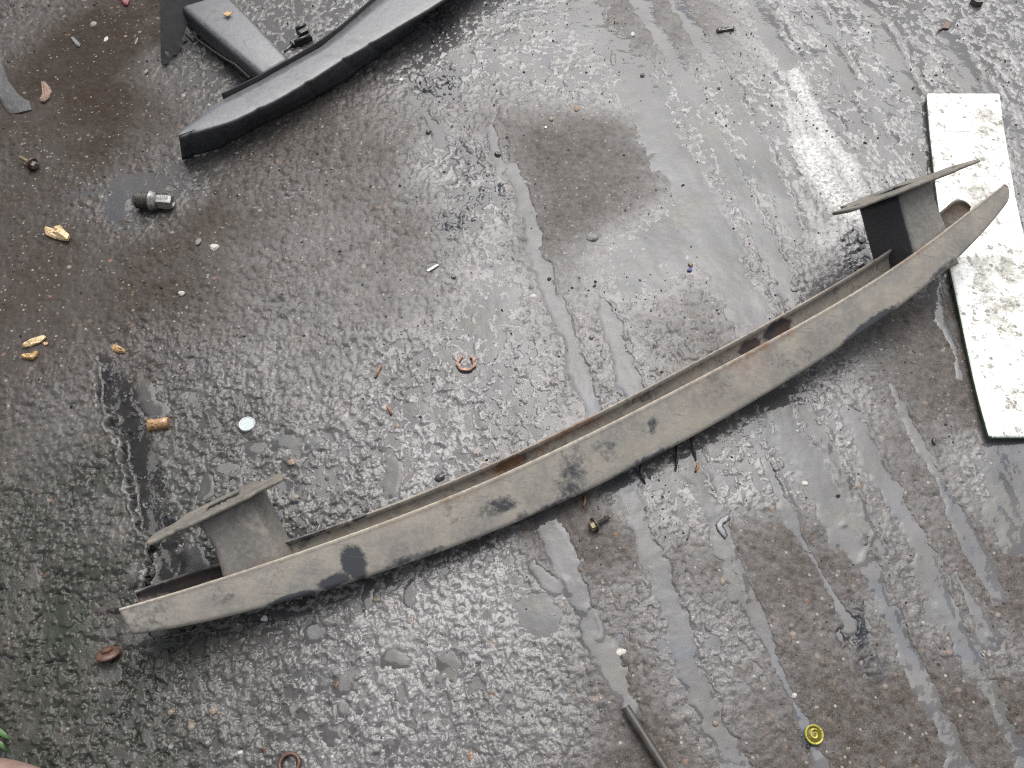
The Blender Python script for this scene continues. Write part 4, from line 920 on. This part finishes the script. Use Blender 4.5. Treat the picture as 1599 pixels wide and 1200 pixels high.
o = place('white_splinter', box(.020, .0035, .002, (0, 0, .001)), M_WHITE, 676, 420, 'thin straight white splinter above the copper ring', 'splinter', .001, ang((669, 424), (684, 415)), smooth=False)
# rusty ring at the bottom
bm = bmesh.new(); prev = None; first = None
for k in range(24):
    th = 2 * math.pi * k / 24; c, s = math.cos(th), math.sin(th)
    ring = [bm.verts.new((r0 * c, r0 * s, z)) for r0, z in ((.0125, 0), (.0125, .004), (.0105, .0055), (.0085, .004), (.0085, 0))]
    if prev:
        for j in range(5): bm.faces.new((prev[j], prev[(j + 1) % 5], ring[(j + 1) % 5], ring[j]))
    else: first = ring
    prev = ring
for j in range(5): bm.faces.new((prev[j], prev[(j + 1) % 5], first[(j + 1) % 5], first[j]))
place('rusty_ring', bm, M_RUST, 453, 1194, 'small rusty ring cut off by the bottom edge', 'ring')
# grass blades and the brown thing in the corner
for (pp, lab) in (([(-14,1132),(2,1142),(14,1150),(25,1158)], 'green grass blade reaching in at the left edge, upper one'), ([(-16,1152),(0,1160),(10,1166),(17,1175)], 'green grass blade reaching in at the left edge, lower one')):
    A = GP(*pp[0]); pl = [GP(*p_) - A + Vector((0, 0, .006 + .003 * (2 - abs(i - 1.5)))) for i, p_ in enumerate(pp)]
    bm = bmesh.new(); prev = None
    for i, p_ in enumerate(pl):
        wv_ = .0026 * (1, 1, .8, .15)[i]; r3 = [bm.verts.new(p_ + Vector((wv_ * .5, wv_, 0))), bm.verts.new(p_ + Vector((0, 0, -.001))), bm.verts.new(p_ - Vector((wv_ * .5, wv_, 0)))]
        if prev:
            for j in range(2): bm.faces.new((prev[j], prev[j + 1], r3[j + 1], r3[j]))
        prev = r3
    o = from_bm('grass_blade', bm, M_GRASS, None, A); s_ = o.modifiers.new('t', 'SOLIDIFY'); s_.thickness = .0005; tag(o, lab, 'grass blade', 'grass blades at the left edge')
bm = bmesh.new(); bmesh.ops.create_uvsphere(bm, u_segments=32, v_segments=16, radius=1)
for v in bm.verts: v.co = Vector((v.co.x * .075, v.co.y * .028, max(-.2, v.co.z) * .032))
o = place('brown_toe', bm, M_PINK, 8, 1232, 'smooth pinkish brown rounded edge poking into the bottom left corner', 'rounded object', .004, -.18)
# broken slab at the left edge, top
so_ = G(10, 130)
outl = pxout(10, 130, [(-60,55),(-2,82),(8,110),(16,130),(30,150),(47,160),(50,172),(28,178),(14,178),(0,158),(-60,120)])
o = place('broken_slab', chip(outl, .006, 90, 0, .5), M_SLAB, 10, 130, 'worn grey slab corner sticking in at the left edge near the top', 'slab', -.002); bev(o, .003, 2)

# ------------------------------------------------------------------ grit: thousands of grains, one object
gv, gf, gm = [], [], []
mats_g = [M_TAN, M_GREYS, M_DARKS, M_WHITEP, M_TERRA, M_WHITE]
prob = np.array([.22, .32, .36, .06, .03, .01]); rn = np.random.default_rng(5)
NG = 5200
yy_ = .1 + 1.5 * rn.random(NG) ** 1.0; hw_ = .58 + (.99 - .553) * (yy_ - .136) / 1.362; xx_ = (rn.random(NG) * 2 - 1) * hw_ * 1.1
keep_ = (fbm(xx_, yy_, 5, 3, off=40) + .25 * rn.normal(size=NG)) > -.12
xx_, yy_ = xx_[keep_], yy_[keep_]
hg, wg, _ = surface(xx_[:, None], yy_[:, None]); zg = hg[:, 0]
OCT = np.array([(1,0,0),(-1,0,0),(0,1,0),(0,-1,0),(0,0,1),(0,0,-1),(.6,.6,.5),(-.6,.55,.5)], float)
TRI = [(0,6,4),(0,2,6),(2,7,6),(6,7,4),(7,1,4),(2,1,7),(1,3,4),(3,0,4),(0,3,5),(3,1,5),(1,2,5),(2,0,5)]
base_i = 0
for x_, y_, z_ in zip(xx_, yy_, zg):
    s = .0008 + .0011 * rn.random() ** 3 + (.0016 * rn.random() if rn.random() < .06 else 0); s *= (.8 + .4 * y_)
    th = rn.random() * 6.28; sc = s * (.6 + .8 * rn.random(3)); q_ = OCT * sc * (.8 + .4 * rn.random((8, 1)))
    c, sn = math.cos(th), math.sin(th); q_ = np.stack([q_[:, 0] * c - q_[:, 1] * sn, q_[:, 0] * sn + q_[:, 1] * c, q_[:, 2]], 1) + (x_, y_, z_ + s * .3)
    gv.append(q_); gf += [(a + base_i, b + base_i, c_ + base_i) for a, b, c_ in TRI]; gm += [int(rn.choice(6, p=prob))] * 12; base_i += 8
me = bpy.data.meshes.new('grit'); me.from_pydata(np.concatenate(gv).tolist(), [], gf); me.update()
for m_ in mats_g: me.materials.append(m_)
me.polygons.foreach_set('material_index', np.array(gm, np.int32))
o = bpy.data.objects.new('grit', me); COL.objects.link(o); tag(o, 'fine mixed grit and sand grains scattered over the wet concrete', kind='stuff')
